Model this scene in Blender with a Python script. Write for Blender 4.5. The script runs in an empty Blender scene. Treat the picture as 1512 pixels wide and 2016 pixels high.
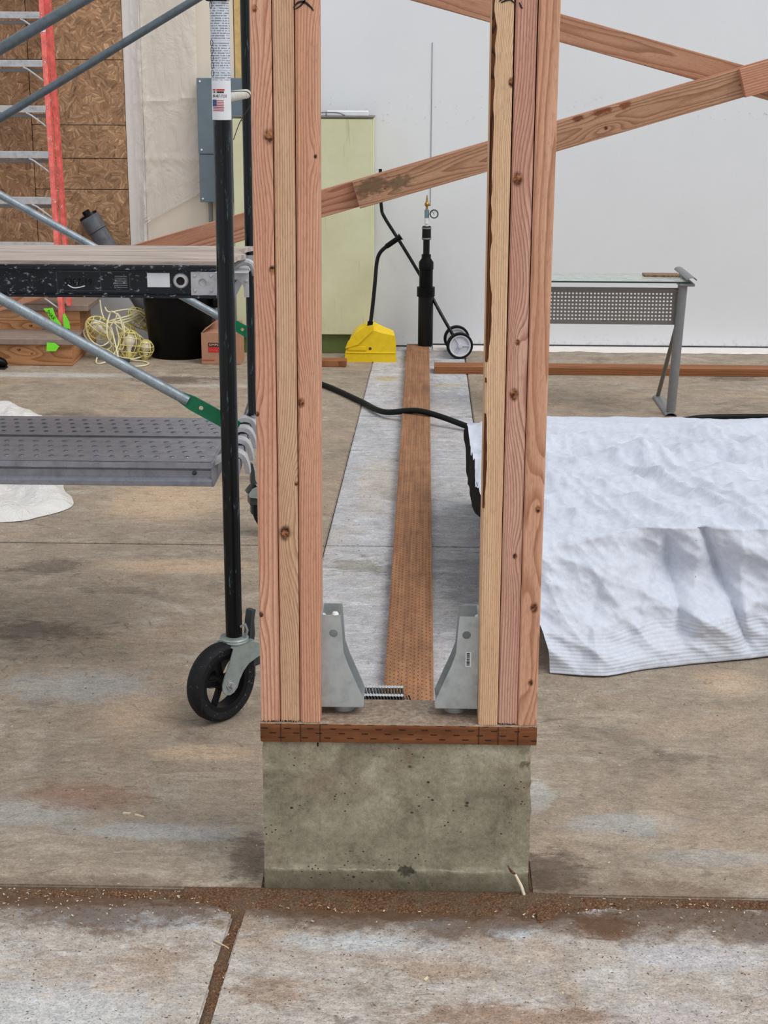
import bpy, bmesh, math, random
from mathutils import Vector, Matrix, noise
random.seed(7)
C = bpy.context.scene.collection
scn = bpy.context.scene
PI = math.pi

# ------------------------------------------------------------------ camera, sky, sun, exposure
cam_d = bpy.data.cameras.new('camera'); cam = bpy.data.objects.new('camera', cam_d); C.objects.link(cam)
cam_d.sensor_fit = 'VERTICAL'; cam_d.sensor_height = 36.0; cam_d.lens = 54.907
cam_d.clip_start = 0.05; cam_d.clip_end = 200
cam.matrix_world = Matrix(((0.99966133, -0.01153122, 0.02332931, 0.0),
                           (0.02561306, 0.27737074, -0.96042149, -2.7611),
                           (0.00460396, 0.96069376, 0.27757216, 1.57366),
                           (0, 0, 0, 1)))
scn.camera = cam
world = bpy.data.worlds.new('overcast_sky'); scn.world = world; world.use_nodes = True
bg = world.node_tree.nodes['Background']
bg.inputs[0].default_value = (0.93, 0.97, 1.0, 1); bg.inputs[1].default_value = 0.90
sd = bpy.data.lights.new('sun', 'SUN'); sun = bpy.data.objects.new('sun', sd); C.objects.link(sun)
sd.energy = 1.7; sd.angle = math.radians(34); sd.color = (1.0, 0.98, 0.95)
sun.rotation_euler = (math.radians(20), math.radians(32), 0)
vs = scn.view_settings
scn.display_settings.display_device = 'sRGB'
vs.view_transform = 'Standard'; vs.look = 'None'; vs.gamma = 1.0; vs.use_curve_mapping = False
vs.exposure = -0.16

# ------------------------------------------------------------------ helpers: colour and nodes
def c(r, g, b):
    f = lambda v: (v/255/12.92) if v/255 <= 0.04045 else ((v/255+0.055)/1.055)**2.4
    return (f(r), f(g), f(b), 1)

class NT:
    def __init__(s, name):
        s.m = bpy.data.materials.new(name); s.m.use_nodes = True
        s.t = s.m.node_tree; s.n = s.t.nodes; s.l = s.t.links
        s.b = s.n['Principled BSDF']
        s.co = s.n.new('ShaderNodeTexCoord').outputs['Object']
    def set(s, sock, v):
        if isinstance(v, bpy.types.NodeSocket): s.l.new(v, sock)
        elif v is not None:
            if isinstance(v, (tuple, list)) and len(v) == 3 and sock.type == 'RGBA': v = (*v, 1)
            sock.default_value = v
    def math(s, op, a, b=None, c_=None, clamp=False):
        n = s.n.new('ShaderNodeMath'); n.operation = op; n.use_clamp = clamp
        s.set(n.inputs[0], a); s.set(n.inputs[1], b)
        if c_ is not None: s.set(n.inputs[2], c_)
        return n.outputs[0]
    def mapv(s, vec, scale=(1, 1, 1), loc=(0, 0, 0), rot=(0, 0, 0)):
        n = s.n.new('ShaderNodeMapping'); s.set(n.inputs[0], vec)
        n.inputs['Scale'].default_value = scale; n.inputs['Location'].default_value = loc; n.inputs['Rotation'].default_value = rot
        return n.outputs[0]
    def noise(s, vec=None, scale=5, detail=4, rough=0.5, dist=0.0):
        n = s.n.new('ShaderNodeTexNoise'); s.set(n.inputs['Vector'], vec if vec is not None else s.co)
        n.inputs['Scale'].default_value = scale; n.inputs['Detail'].default_value = detail
        n.inputs['Roughness'].default_value = rough; n.inputs['Distortion'].default_value = dist
        return n.outputs[0]
    def voro(s, vec=None, scale=5, feature='F1', rnd=1.0, out='Distance'):
        n = s.n.new('ShaderNodeTexVoronoi'); n.feature = feature
        s.set(n.inputs['Vector'], vec if vec is not None else s.co)
        n.inputs['Scale'].default_value = scale; n.inputs['Randomness'].default_value = rnd
        return n.outputs[out]
    def ramp(s, fac, stops, interp='LINEAR'):
        n = s.n.new('ShaderNodeValToRGB'); s.set(n.inputs[0], fac); r = n.color_ramp; r.interpolation = interp
        while len(r.elements) < len(stops): r.elements.new(0.5)
        for e, (p, col) in zip(r.elements, stops):
            e.position = p
            e.color = (col, col, col, 1) if isinstance(col, (int, float)) else col
        return n.outputs[0]
    def step(s, x, a, b):                       # smooth 0..1 as x goes a..b
        n = s.n.new('ShaderNodeMapRange'); n.interpolation_type = 'SMOOTHSTEP'
        s.set(n.inputs[0], x); n.inputs[1].default_value = a; n.inputs[2].default_value = b
        return n.outputs[0]
    def mix(s, fac, a, b, mode='MIX'):
        n = s.n.new('ShaderNodeMix'); n.data_type = 'RGBA'; n.blend_type = mode
        s.set(n.inputs[0], fac); s.set(n.inputs[6], a); s.set(n.inputs[7], b)
        return n.outputs[2]
    def sep(s, vec=None):
        n = s.n.new('ShaderNodeSeparateXYZ'); s.set(n.inputs[0], vec if vec is not None else s.co); return n.outputs
    def comb(s, x, y, z):
        n = s.n.new('ShaderNodeCombineXYZ'); s.set(n.inputs[0], x); s.set(n.inputs[1], y); s.set(n.inputs[2], z); return n.outputs[0]
    def bump(s, h, strength=0.3, dist=0.002, normal=None):
        n = s.n.new('ShaderNodeBump'); n.inputs['Strength'].default_value = strength; n.inputs['Distance'].default_value = dist
        s.set(n.inputs['Height'], h)
        if normal is not None: s.set(n.inputs['Normal'], normal)
        return n.outputs[0]
    def out(s, col=None, rough=None, metal=None, normal=None, **kw):
        if col is not None: s.set(s.b.inputs['Base Color'], col)
        if rough is not None: s.set(s.b.inputs['Roughness'], rough)
        if metal is not None: s.set(s.b.inputs['Metallic'], metal)
        if normal is not None: s.set(s.b.inputs['Normal'], normal)
        for k, v in kw.items(): s.set(s.b.inputs[k], v)
        return s.m

def plain(name, col, rough=0.5, metal=0.0, var=0.12, scale=40, bump=0.15):
    t = NT(name); n = t.noise(scale=scale, detail=5, rough=0.6)
    d = tuple(x*(1-var*1.6) for x in col[:3])+(1,); l = tuple(min(1, x*(1+var)) for x in col[:3])+(1,)
    colr = t.ramp(n, [(0.3, d), (0.7, l)])
    return t.out(colr, rough, metal, t.bump(n, bump, 0.0006))

# ------------------------------------------------------------------ helpers: meshes and objects
def smooth(bm, ang=35):
    bm.normal_update()
    for f in bm.faces: f.smooth = True
    for e in bm.edges:
        if len(e.link_faces) != 2 or e.calc_face_angle(0) > math.radians(ang): e.smooth = False
def setp(o, label=None, category=None, group=None, kind=None):
    if label: o['label'] = label
    if category: o['category'] = category
    if group: o['group'] = group
    if kind: o['kind'] = kind
    return o
def obj(name, bm, mats, parent=None, matrix=None, sm=True, **kw):
    if sm: smooth(bm)
    me = bpy.data.meshes.new(name); bm.to_mesh(me); bm.free()
    for m in (mats if isinstance(mats, (list, tuple)) else [mats]): me.materials.append(m)
    o = bpy.data.objects.new(name, me); C.objects.link(o)
    if matrix is not None: o.matrix_basis = matrix
    if parent is not None:
        o.parent = parent; o.matrix_parent_inverse = world_of(parent).inverted()
    return setp(o, **kw)
def world_of(o):
    m = o.matrix_basis.copy()
    if o.parent: m = world_of(o.parent) @ o.matrix_parent_inverse @ m
    return m
def thing(name, loc, label, category, group=None):
    o = bpy.data.objects.new(name, None); C.objects.link(o); o.location = loc; o.empty_display_size = 0.1
    return setp(o, label, category, group)
def add_box(bm, a, b, bev=0.0, seg=1, matrix=None, mi=0):
    r = bmesh.ops.create_cube(bm, size=1.0); v = r['verts']
    for q in v: q.co = Vector([a[i]+(q.co[i]+0.5)*(b[i]-a[i]) for i in range(3)])
    fs = set(f for q in v for f in q.link_faces)
    for f in fs: f.material_index = mi
    if bev > 0:
        es = list(set(e for q in v for e in q.link_edges))
        g = bmesh.ops.bevel(bm, geom=es, offset=bev, segments=seg, affect='EDGES', profile=0.6)
        v = list(set(q for f in g['faces'] for q in f.verts) | set(q for q in v if q.is_valid))
    if matrix is not None:
        for q in v: q.co = matrix @ q.co
    return v
def box(a, b, bev=0.0, seg=1, matrix=None):
    bm = bmesh.new(); add_box(bm, a, b, bev, seg, matrix); return bm
def add_tube(bm, pts, r, seg=12, cap=True, closed=False, mi=0):
    pts = [Vector(p) for p in pts]; n = len(pts); rings = []
    rr = r if isinstance(r, (list, tuple)) else [r]*n
    up = None
    for i, p in enumerate(pts):
        if closed: t = pts[(i+1) % n]-pts[i-1]
        else: t = pts[min(i+1, n-1)]-pts[max(i-1, 0)]
        t.normalize()
        if up is None:
            up = Vector((0, 0, 1)) if abs(t.z) < 0.9 else Vector((1, 0, 0))
        s = t.cross(up).normalized(); up = s.cross(t).normalized()
        rings.append([bm.verts.new(p+rr[i]*(math.cos(a)*s+math.sin(a)*up)) for a in [2*PI*k/seg for k in range(seg)]])
    m = n if closed else n-1
    for i in range(m):
        A, B = rings[i], rings[(i+1) % n]
        for k in range(seg):
            f = bm.faces.new((A[k], A[(k+1) % seg], B[(k+1) % seg], B[k])); f.material_index = mi
    if cap and not closed:
        for R_ in (rings[0][::-1], rings[-1]):
            f = bm.faces.new(R_); f.material_index = mi
def tube(pts, r, seg=12, **k):
    bm = bmesh.new(); add_tube(bm, pts, r, seg, **k); bmesh.ops.recalc_face_normals(bm, faces=bm.faces); return bm
def spline(pts, n=12, closed=False):
    P = [Vector(p) for p in pts]; N = len(P); out = []
    rng = range(N) if closed else range(N-1)
    for i in rng:
        g = (lambda k: P[k % N]) if closed else (lambda k: P[min(max(k, 0), N-1)])
        a, b, c2, d = g(i-1), g(i), g(i+1), g(i+2)
        for k in range(n):
            t = k/n
            out.append(0.5*((2*b)+(-a+c2)*t+(2*a-5*b+4*c2-d)*t*t+(-a+3*b-3*c2+d)*t**3))
    if not closed: out.append(P[-1])
    return out
def add_lathe(bm, prof, seg=32, matrix=None, mi=0):          # prof: (radius, height) pairs, round local Z
    rings = []
    M = matrix or Matrix()
    for r, h in prof:
        if r < 1e-6: rings.append([bm.verts.new(M @ Vector((0, 0, h)))])
        else: rings.append([bm.verts.new(M @ Vector((r*math.cos(2*PI*k/seg), r*math.sin(2*PI*k/seg), h))) for k in range(seg)])
    for A, B in zip(rings, rings[1:]):
        for k in range(seg):
            k2 = (k+1) % seg
            vs_ = [A[k % len(A)], A[k2 % len(A)], B[k2 % len(B)], B[k % len(B)]]
            u = []
            for q in vs_:
                if q not in u: u.append(q)
            if len(u) > 2:
                f = bm.faces.new(u); f.material_index = mi
def lathe(prof, seg=32, matrix=None):
    bm = bmesh.new(); add_lathe(bm, prof, seg, matrix); bmesh.ops.recalc_face_normals(bm, faces=bm.faces); return bm
def plate2d(outer, holes, thick, matrix=None):               # flat plate with real holes, in local XY, extruded along Z
    cu = bpy.data.curves.new('p', 'CURVE'); cu.dimensions = '2D'; cu.fill_mode = 'BOTH'; cu.extrude = thick/2
    for loop in [outer]+list(holes):
        s = cu.splines.new('POLY'); s.points.add(len(loop)-1); s.use_cyclic_u = True
        for p, q in zip(s.points, loop): p.co = (q[0], q[1], 0, 1)
    o = bpy.data.objects.new('p', cu); C.objects.link(o)
    dg = bpy.context.evaluated_depsgraph_get(); me = bpy.data.meshes.new_from_object(o.evaluated_get(dg))
    bm = bmesh.new(); bm.from_mesh(me); bpy.data.objects.remove(o); bpy.data.curves.remove(cu); bpy.data.meshes.remove(me)
    bmesh.ops.remove_doubles(bm, verts=bm.verts, dist=1e-6)
    if matrix is not None: bmesh.ops.transform(bm, matrix=matrix, verts=bm.verts)
    return bm
def circ(x, y, r, n=14, ry=None):
    ry = ry or r
    return [(x+r*math.cos(2*PI*k/n), y+ry*math.sin(2*PI*k/n)) for k in range(n)]
def frame(o, x, y, z):                                        # matrix from origin and three axes
    M = Matrix((x, y, z)).transposed().to_4x4(); M.translation = Vector(o); return M
XZ = lambda y, x=0, z=0: frame((x, y, z), (1, 0, 0), (0, 0, 1), (0, -1, 0))     # plate in the X-Z plane facing -Y
def text(body, size, mat, parent, matrix, extrude=0.0003, name='lettering', align='LEFT', sx=1.0, **kw):
    cu = bpy.data.curves.new('t', 'FONT'); cu.body = body; cu.size = size; cu.extrude = extrude; cu.align_x = align; cu.resolution_u = 3
    o = bpy.data.objects.new('t', cu); C.objects.link(o)
    dg = bpy.context.evaluated_depsgraph_get(); me = bpy.data.meshes.new_from_object(o.evaluated_get(dg))
    bm = bmesh.new(); bm.from_mesh(me); bpy.data.objects.remove(o); bpy.data.curves.remove(cu); bpy.data.meshes.remove(me)
    bmesh.ops.transform(bm, matrix=Matrix.Scale(sx, 4, (1, 0, 0)), verts=bm.verts)
    return obj(name, bm, mat, parent, matrix, sm=False, **kw)
def join_bm(dst, src):
    me = bpy.data.meshes.new('j'); src.to_mesh(me); src.free(); dst.from_mesh(me); bpy.data.meshes.remove(me)

# ------------------------------------------------------------------ materials
def wood(name, light, dark, spacing=0.005, pith=(-0.15, 0.02), knots=(), warp=0.010, seed=0.0, contrast=1.0, patch=None, fine=0.5, rough=0.75, freq=1.0):
    # board in local coords: x across, y through, z along. knots: (x, z, radius)
    t = NT(name); x, y, z = t.sep()[:3]
    sv = t.mapv(t.co, (1, 1, 1), (seed, seed*0.7, seed*1.3))
    w1 = t.noise(t.mapv(sv, (7*freq, 7*freq, 1.1*freq)), 1.0, 2, 0.5)
    w2 = t.noise(t.mapv(sv, (40, 40, 7)), 1.0, 2, 0.5)
    dx = t.math('SUBTRACT', x, pith[0]); dy = t.math('SUBTRACT', y, pith[1])
    r = t.math('SQRT', t.math('ADD', t.math('MULTIPLY', dx, dx), t.math('MULTIPLY', dy, dy)))
    r = t.math('ADD', r, t.math('MULTIPLY', t.math('SUBTRACT', w1, 0.5), warp*4))
    r = t.math('ADD', r, t.math('MULTIPLY', t.math('SUBTRACT', w2, 0.5), warp*0.35))
    kmask = None
    for kx, kz, kr in knots:
        kr *= 1.3
        ax = t.math('SUBTRACT', x, kx); az = t.math('MULTIPLY', t.math('SUBTRACT', z, kz), 0.75)
        d2 = t.math('ADD', t.math('MULTIPLY', ax, ax), t.math('MULTIPLY', az, az))
        az2 = t.math('MULTIPLY', az, 0.35)
        d3 = t.math('ADD', t.math('MULTIPLY', ax, ax), t.math('MULTIPLY', az2, az2))
        g = t.math('EXPONENT', t.math('MULTIPLY', d3, -1/(2*(kr*1.9)**2)))
        r = t.math('ADD', r, t.math('MULTIPLY', g, kr*2.3))
        dd = t.math('ADD', t.math('SQRT', d2), t.math('MULTIPLY', t.math('SUBTRACT', w2, 0.5), kr*0.6))
        k = t.math('SUBTRACT', 1.0, t.step(dd, kr*0.45, kr*1.05))
        kmask = k if kmask is None else t.math('MAXIMUM', kmask, k)
    fr = t.math('FRACT', t.math('DIVIDE', r, spacing))
    ring = t.ramp(fr, [(0.0, 0.0), (0.45, 0.12*contrast), (0.82, 0.85*contrast), (0.93, 0.95*contrast), (1.0, 0.05)])
    fib = t.noise(t.mapv(sv, (420, 420, 9)), 1.0, 2, 0.5)
    big = t.noise(t.mapv(sv, (9, 9, 2.2)), 1.0, 3, 0.55)
    spk = t.noise(t.mapv(sv, (330, 330, 60)), 1.0, 3, 0.6)
    ton = t.noise(t.mapv(sv, (22, 22, 1.6), (3, 3, 3)), 1.0, 3, 0.5)
    ml = tuple(light[i]*0.88+dark[i]*0.12 for i in range(3))+(1,)
    base = t.mix(big, light, ml)
    base = t.mix(t.math('MULTIPLY', t.step(ton, 0.42, 0.62), 0.28), base, (dark[0]*1.35, dark[1]*1.2, dark[2]*1.15, 1))
    col = t.mix(t.math('MULTIPLY', ring, 0.9), base, dark)
    f2 = t.ramp(fib, [(0.30, 1.04-0.28*fine), (0.6, 1.09)])
    col = t.mix(1.0, col, f2, 'MULTIPLY')
    col = t.mix(1.0, col, t.ramp(spk, [(0.32, 0.80), (0.5, 1.0)]), 'MULTIPLY')
    if patch:                                   # darker stained stretch: (x centre, z centre, radius, colour)
        for px, pz, pr, pc in patch:
            ax = t.math('SUBTRACT', x, px); az = t.math('MULTIPLY', t.math('SUBTRACT', z, pz), 0.5)
            dd = t.math('SQRT', t.math('ADD', t.math('MULTIPLY', ax, ax), t.math('MULTIPLY', az, az)))
            dd = t.math('ADD', dd, t.math('MULTIPLY', t.math('SUBTRACT', t.noise(t.mapv(sv, (60, 60, 40)), 1, 4, 0.7), 0.5), pr*2.2))
            col = t.mix(t.math('MULTIPLY', t.math('SUBTRACT', 1.0, t.step(dd, pr*0.4, pr)), 0.85), col, pc)
    if kmask is not None:
        kc = t.ramp(t.noise(t.mapv(sv, (90, 90, 90)), 1.0, 4, 0.7), [(0.40, c(30, 14, 8)), (0.50, c(104, 60, 36)), (0.62, c(172, 116, 78))])
        col = t.mix(kmask, col, kc)
    h = t.math('ADD', t.math('MULTIPLY', ring, -0.5), fib)
    return t.out(col, rough, 0, t.bump(h, 0.35, 0.0006), **{'Specular IOR Level': 0.3})

def concrete(name, base, light, dark, warm, stain=0.5, speck=0.5, streak=0.4, sc=1.0, joint=None, spots=()):
    t = NT(name); x, y, z = t.sep()[:3]
    n1 = t.noise(scale=2.2*sc, detail=10, rough=0.66, dist=0.5)
    n2 = t.noise(t.mapv(t.co, (2.0, 6.0, 2.0), rot=(0, 0, 0.12)), 2.2*sc, 10, 0.72, 0.9)
    n3 = t.noise(scale=9*sc, detail=10, rough=0.78)
    n4 = t.noise(t.mapv(t.co, (1, 1, 1), (7, 3, 0)), 1.1*sc, 9, 0.74, 0.9)
    n5 = t.noise(t.mapv(t.co, (260, 420, 300)), 1.0, 3, 0.6)
    n6 = t.noise(t.mapv(t.co, (42, 66, 42), rot=(0, 0, -0.2)), 1.0, 8, 0.85)
    n10 = t.noise(t.mapv(t.co, (150, 190, 150)), 1.0, 4, 0.75)
    n7 = t.noise(t.mapv(t.co, (11, 30, 11), (2, 5, 0), rot=(0, 0, 0.3)), 1.0, 8, 0.75, 1.2)
    col = t.ramp(n1, [(0.30, dark), (0.44, base), (0.58, base), (0.70, light)])
    col = t.mix(t.math('MULTIPLY', t.step(n2, 0.50, 0.62), streak), col, light)
    col = t.mix(t.math('MULTIPLY', t.step(n4, 0.48, 0.62), stain), col, warm)
    # placed stains, scuffs and dust: (x, y, rx, ry, colour, strength)
    for sx, sy, rx, ry, sc_, st in spots:
        ax = t.math('DIVIDE', t.math('SUBTRACT', x, sx), rx); ay = t.math('DIVIDE', t.math('SUBTRACT', y, sy), ry)
        dd = t.math('SQRT', t.math('ADD', t.math('MULTIPLY', ax, ax), t.math('MULTIPLY', ay, ay)))
        dd = t.math('ADD', dd, t.math('MULTIPLY', t.math('SUBTRACT', n3, 0.5), 1.8))
        dd = t.math('ADD', dd, t.math('MULTIPLY', t.math('SUBTRACT', n7, 0.5), 2.2))
        col = t.mix(t.math('MULTIPLY', t.math('SUBTRACT', 1.0, t.step(dd, 0.45, 1.05)), st), col, sc_)
    col = t.mix(1.0, col, t.ramp(n3, [(0.28, 0.66), (0.5, 1.0), (0.72, 1.18)]), 'MULTIPLY')
    col = t.mix(1.0, col, t.ramp(n6, [(0.28, 0.62), (0.5, 1.0), (0.72, 1.30)]), 'MULTIPLY')
    col = t.mix(1.0, col, t.ramp(n7, [(0.30, 0.74), (0.46, 1.0), (0.7, 1.08)]), 'MULTIPLY')
    col = t.mix(1.0, col, t.ramp(n10, [(0.28, 0.66), (0.5, 1.0), (0.72, 1.26)]), 'MULTIPLY')
    col = t.mix(t.math('MULTIPLY', t.math('SUBTRACT', 1.0, t.step(n5, 0.30, 0.43)), speck), col, c(66, 56, 46))
    col = t.mix(t.math('MULTIPLY', t.step(n5, 0.60, 0.72), speck*0.7), col, light)
    n9 = t.noise(t.mapv(t.co, (1, 1.8, 1)), 2.4*sc, 2, 0.5, 1.8)
    sl_ = t.math('SUBTRACT', 1.0, t.step(t.math('ABSOLUTE', t.math('SUBTRACT', n9, 0.5)), 0.001, 0.010))
    col = t.mix(t.math('MULTIPLY', t.math('MULTIPLY', sl_, t.step(n7, 0.46, 0.56)), 0.45), col, c(88, 78, 70))
    if joint:                                   # brown dirt washed out round the front joint and the block
        ny = t.math('ADD', y, t.math('MULTIPLY', t.math('SUBTRACT', n3, 0.5), 0.25))
        ny = t.math('ADD', ny, t.math('MULTIPLY', t.math('SUBTRACT', n1, 0.5), 0.35))
        dj = t.math('ABSOLUTE', t.math('ADD', ny, joint[0]))
        col = t.mix(t.math('MULTIPLY', t.math('SUBTRACT', 1.0, t.step(dj, joint[1]*0.3, joint[1])), joint[2]), col, c(92, 68, 50))
    h = t.math('ADD', n3, t.math('MULTIPLY', n5, 0.35))
    h = t.math('ADD', h, t.math('MULTIPLY', n6, 0.6))
    return t.out(col, 0.85, 0, t.bump(h, 0.55, 0.0035), **{'Specular IOR Level': 0.25})

M = {}
TAN, PALE, WHT, DRK, RED, BRN, YEL = c(206, 178, 150), c(176, 174, 171), c(196, 195, 190), c(92, 82, 72), c(150, 112, 92), c(128, 96, 72), c(186, 170, 128)
M['floor_left'] = concrete('floor_brown', c(156, 142, 126), c(190, 180, 166), c(122, 110, 97), c(178, 154, 132), 0.45, 0.5, 0.35, joint=(0.02, 0.08, 0.4), spots=[
    (-0.94, 2.80, 0.30, 0.34, TAN, 0.75), (-0.78, 2.02, 0.30, 0.10, TAN, 0.65), (-0.51, 0.62, 0.16, 0.06, TAN, 0.6), (-0.70, 0.86, 0.14, 0.20, TAN, 0.35),
    (-1.20, 2.00, 0.13, 0.10, DRK, 0.55), (-1.10, 1.42, 0.22, 0.10, DRK, 0.55), (-0.90, 1.78, 0.16, 0.05, DRK, 0.4), (-0.90, 1.02, 0.26, 0.14, PALE, 0.65),
    (-0.56, 0.22, 0.20, 0.05, PALE, 0.8), (-0.84, 0.30, 0.16, 0.08, PALE, 0.6), (-1.25, 5.08, 0.26, 0.13, DRK, 0.75), (-1.10, 5.38, 0.16, 0.03, DRK, 0.5),
    (-1.95, 5.17, 0.60, 0.08, WHT, 0.7), (-0.98, 4.93, 0.35, 0.05, WHT, 0.5), (-0.345, 0.12, 0.05, 0.12, c(92, 72, 64), 0.6), (-0.74, 0.38, 0.16, 0.08, RED, 0.55),
    (0.45, 0.29, 0.16, 0.06, PALE, 0.7), (0.62, 0.15, 0.16, 0.05, PALE, 0.5), (0.61, 0.63, 0.07, 0.05, DRK, 0.5), (1.60, 5.25, 0.16, 0.10, DRK, 0.55),
    (0.82, 1.10, 0.12, 0.12, TAN, 0.5), (0.26, 0.44, 0.05, 0.10, WHT, 0.6), (0.27, 0.08, 0.10, 0.10, c(92, 76, 66), 0.7)])
M['floor_strip'] = concrete('floor_pale_strip', c(184, 183, 186), c(214, 215, 222), c(146, 144, 144), c(196, 184, 172), 0.35, 0.5, 0.6, 1.3, spots=[
    (-0.20, 2.05, 0.10, 0.10, c(140, 134, 120), 0.6), (-0.185, 5.16, 0.08, 0.08, YEL, 0.7), (0.13, 5.0, 0.10, 0.06, YEL, 0.6), (-0.17, 3.1, 0.10, 0.5, c(204, 190, 174), 0.5), (0.15, 1.9, 0.10, 0.35, c(140, 140, 146), 0.5)])
M['floor_front'] = concrete('floor_front_pale', c(184, 175, 166), c(214, 212, 212), c(150, 137, 124), c(176, 150, 126), 0.45, 0.9, 0.4, 1.8, joint=(0.07, 0.12, 0.8), spots=[
    (-0.55, -0.12, 0.20, 0.05, c(200, 204, 208), 0.75), (0.04, -0.115, 0.06, 0.04, c(212, 216, 220), 0.9), (0.18, -0.15, 0.07, 0.035, c(200, 206, 212), 0.8), (-0.11, -0.19, 0.16, 0.04, c(200, 205, 210), 0.7),
    (0.50, -0.22, 0.16, 0.06, c(196, 194, 200), 0.7), (-0.62, -0.42, 0.22, 0.10, c(204, 206, 208), 0.7), (0.36, -0.12, 0.08, 0.055, c(124, 84, 58), 0.85), (0.24, -0.07, 0.09, 0.04, c(96, 74, 62), 0.8), (-0.24, -0.36, 0.10, 0.06, c(150, 118, 90), 0.55),
    (0.16, -0.42, 0.22, 0.05, c(146, 108, 78), 0.6), (-0.48, -0.26, 0.08, 0.08, c(160, 132, 106), 0.5), (0.04, -0.28, 0.12, 0.05, c(166, 138, 112), 0.5), (0.45, -0.40, 0.12, 0.05, c(196, 188, 190), 0.5), (-0.05, -0.075, 0.36, 0.045, c(122, 94, 70), 0.9), (-0.75, -0.06, 0.40, 0.025, c(118, 88, 62), 0.8)])
M['dirt_base'] = plain('packed_dirt', c(78, 56, 40), 0.95, 0, 0.3, 120, 0.6)

def dirt_mat():
    t = NT('reddish_dirt')
    n = t.noise(t.mapv(t.co, (1, 1, 1)), 240, 4, 0.7); n2 = t.noise(scale=14, detail=5, rough=0.65)
    v = t.voro(t.mapv(t.co, (1, 1.6, 1)), 320)
    col = t.ramp(n, [(0.30, c(46, 28, 18)), (0.46, c(104, 70, 46)), (0.58, c(138, 99, 68)), (0.72, c(190, 156, 120))])
    col = t.mix(t.math('MULTIPLY', t.step(n2, 0.42, 0.62), 0.55), col, c(116, 100, 80))
    return t.out(col, 0.95, 0, t.bump(t.math('ADD', n, v), 0.9, 0.004))
M['dirt'] = dirt_mat()

def curb_mat():
    t = NT('old_grey_green_concrete'); x, y, z = t.sep()[:3]
    n1 = t.noise(scale=9, detail=8, rough=0.62, dist=0.4); n2 = t.noise(scale=45, detail=7, rough=0.7); n3 = t.noise(scale=380, detail=3, rough=0.6)
    n4 = t.noise(t.mapv(t.co, (1, 1, 1), (3, 1, 5)), 6, 7, 0.7, 0.5)
    col = t.ramp(n1, [(0.30, c(100, 92, 76)), (0.42, c(136, 128, 109)), (0.56, c(154, 147, 126)), (0.70, c(178, 172, 152))])
    col = t.mix(t.math('MULTIPLY', t.step(n4, 0.52, 0.68), 0.5), col, c(128, 104, 88))
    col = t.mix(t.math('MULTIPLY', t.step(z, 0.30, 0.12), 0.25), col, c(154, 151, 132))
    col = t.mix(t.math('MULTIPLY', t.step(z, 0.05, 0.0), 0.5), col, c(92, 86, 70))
    col = t.mix(1.0, col, t.ramp(n2, [(0.3, 0.78), (0.55, 1.02), (0.75, 1.12)]), 'MULTIPLY')
    col = t.mix(1.0, col, t.ramp(n3, [(0.3, 0.88), (0.7, 1.08)]), 'MULTIPLY')
    n11 = t.noise(t.mapv(t.co, (1, 1, 1), (4, 4, 4)), 120, 5, 0.75)
    col = t.mix(1.0, col, t.ramp(n11, [(0.3, 0.74), (0.5, 1.0), (0.7, 1.18)]), 'MULTIPLY')
    zz = t.math('ADD', z, t.math('MULTIPLY', t.math('SUBTRACT', t.noise(t.mapv(t.co, (14, 1, 1)), 1.0, 4, 0.6), 0.5), 0.016))
    ln = t.math('SUBTRACT', 1.0, t.step(t.math('ABSOLUTE', t.math('SUBTRACT', zz, 0.043)), 0.0004, 0.0022))
    col = t.mix(t.math('MULTIPLY', ln, t.step(n2, 0.42, 0.60)), col, c(176, 168, 150))
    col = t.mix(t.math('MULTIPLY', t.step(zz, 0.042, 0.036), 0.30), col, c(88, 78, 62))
    hx = t.math('DIVIDE', t.math('ADD', x, 0.020), 0.022); hz = t.math('DIVIDE', t.math('SUBTRACT', z, 0.040), 0.013)
    hd = t.math('ADD', t.math('SQRT', t.math('ADD', t.math('MULTIPLY', hx, hx), t.math('MULTIPLY', hz, hz))), t.math('MULTIPLY', t.math('SUBTRACT', n11, 0.5), 2.2))
    col = t.mix(t.math('MULTIPLY', t.math('SUBTRACT', 1.0, t.step(hd, 0.5, 1.0)), 0.8), col, c(48, 40, 32))
    v = t.voro(t.mapv(t.co, (1, 1, 1.3)), 34); pm = t.step(t.noise(t.mapv(t.co, (1, 1, 1), (2, 0, 1)), 7, 2), 0.52, 0.62)
    pit = t.math('MULTIPLY', t.math('SUBTRACT', 1.0, t.step(v, 0.09, 0.15)), pm)
    vb = t.voro(t.mapv(t.co, (1, 1, 1.2), (5, 0, 2)), 75); pm2 = t.step(t.noise(t.mapv(t.co, (1, 1, 1), (9, 0, 4)), 11, 2), 0.50, 0.60)
    pit = t.math('MAXIMUM', pit, t.math('MULTIPLY', t.math('SUBTRACT', 1.0, t.step(vb, 0.10, 0.17)), pm2))
    n8 = t.noise(t.mapv(t.co, (9, 9, 9), (1, 6, 2)), 1.0, 10, 0.8, 1.0)
    col = t.mix(1.0, col, t.ramp(n8, [(0.32, 0.70), (0.46, 1.0), (0.7, 1.10)]), 'MULTIPLY')
    col = t.mix(t.math('MULTIPLY', pit, 0.9), col, c(44, 40, 34))
    h = t.math('SUBTRACT', t.math('ADD', n2, t.math('MULTIPLY', n3, 0.4)), t.math('MULTIPLY', pit, 3.0))
    return t.out(col, 0.9, 0, t.bump(h, 0.5, 0.002), **{'Specular IOR Level': 0.2})
M['curb'] = curb_mat()

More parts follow.
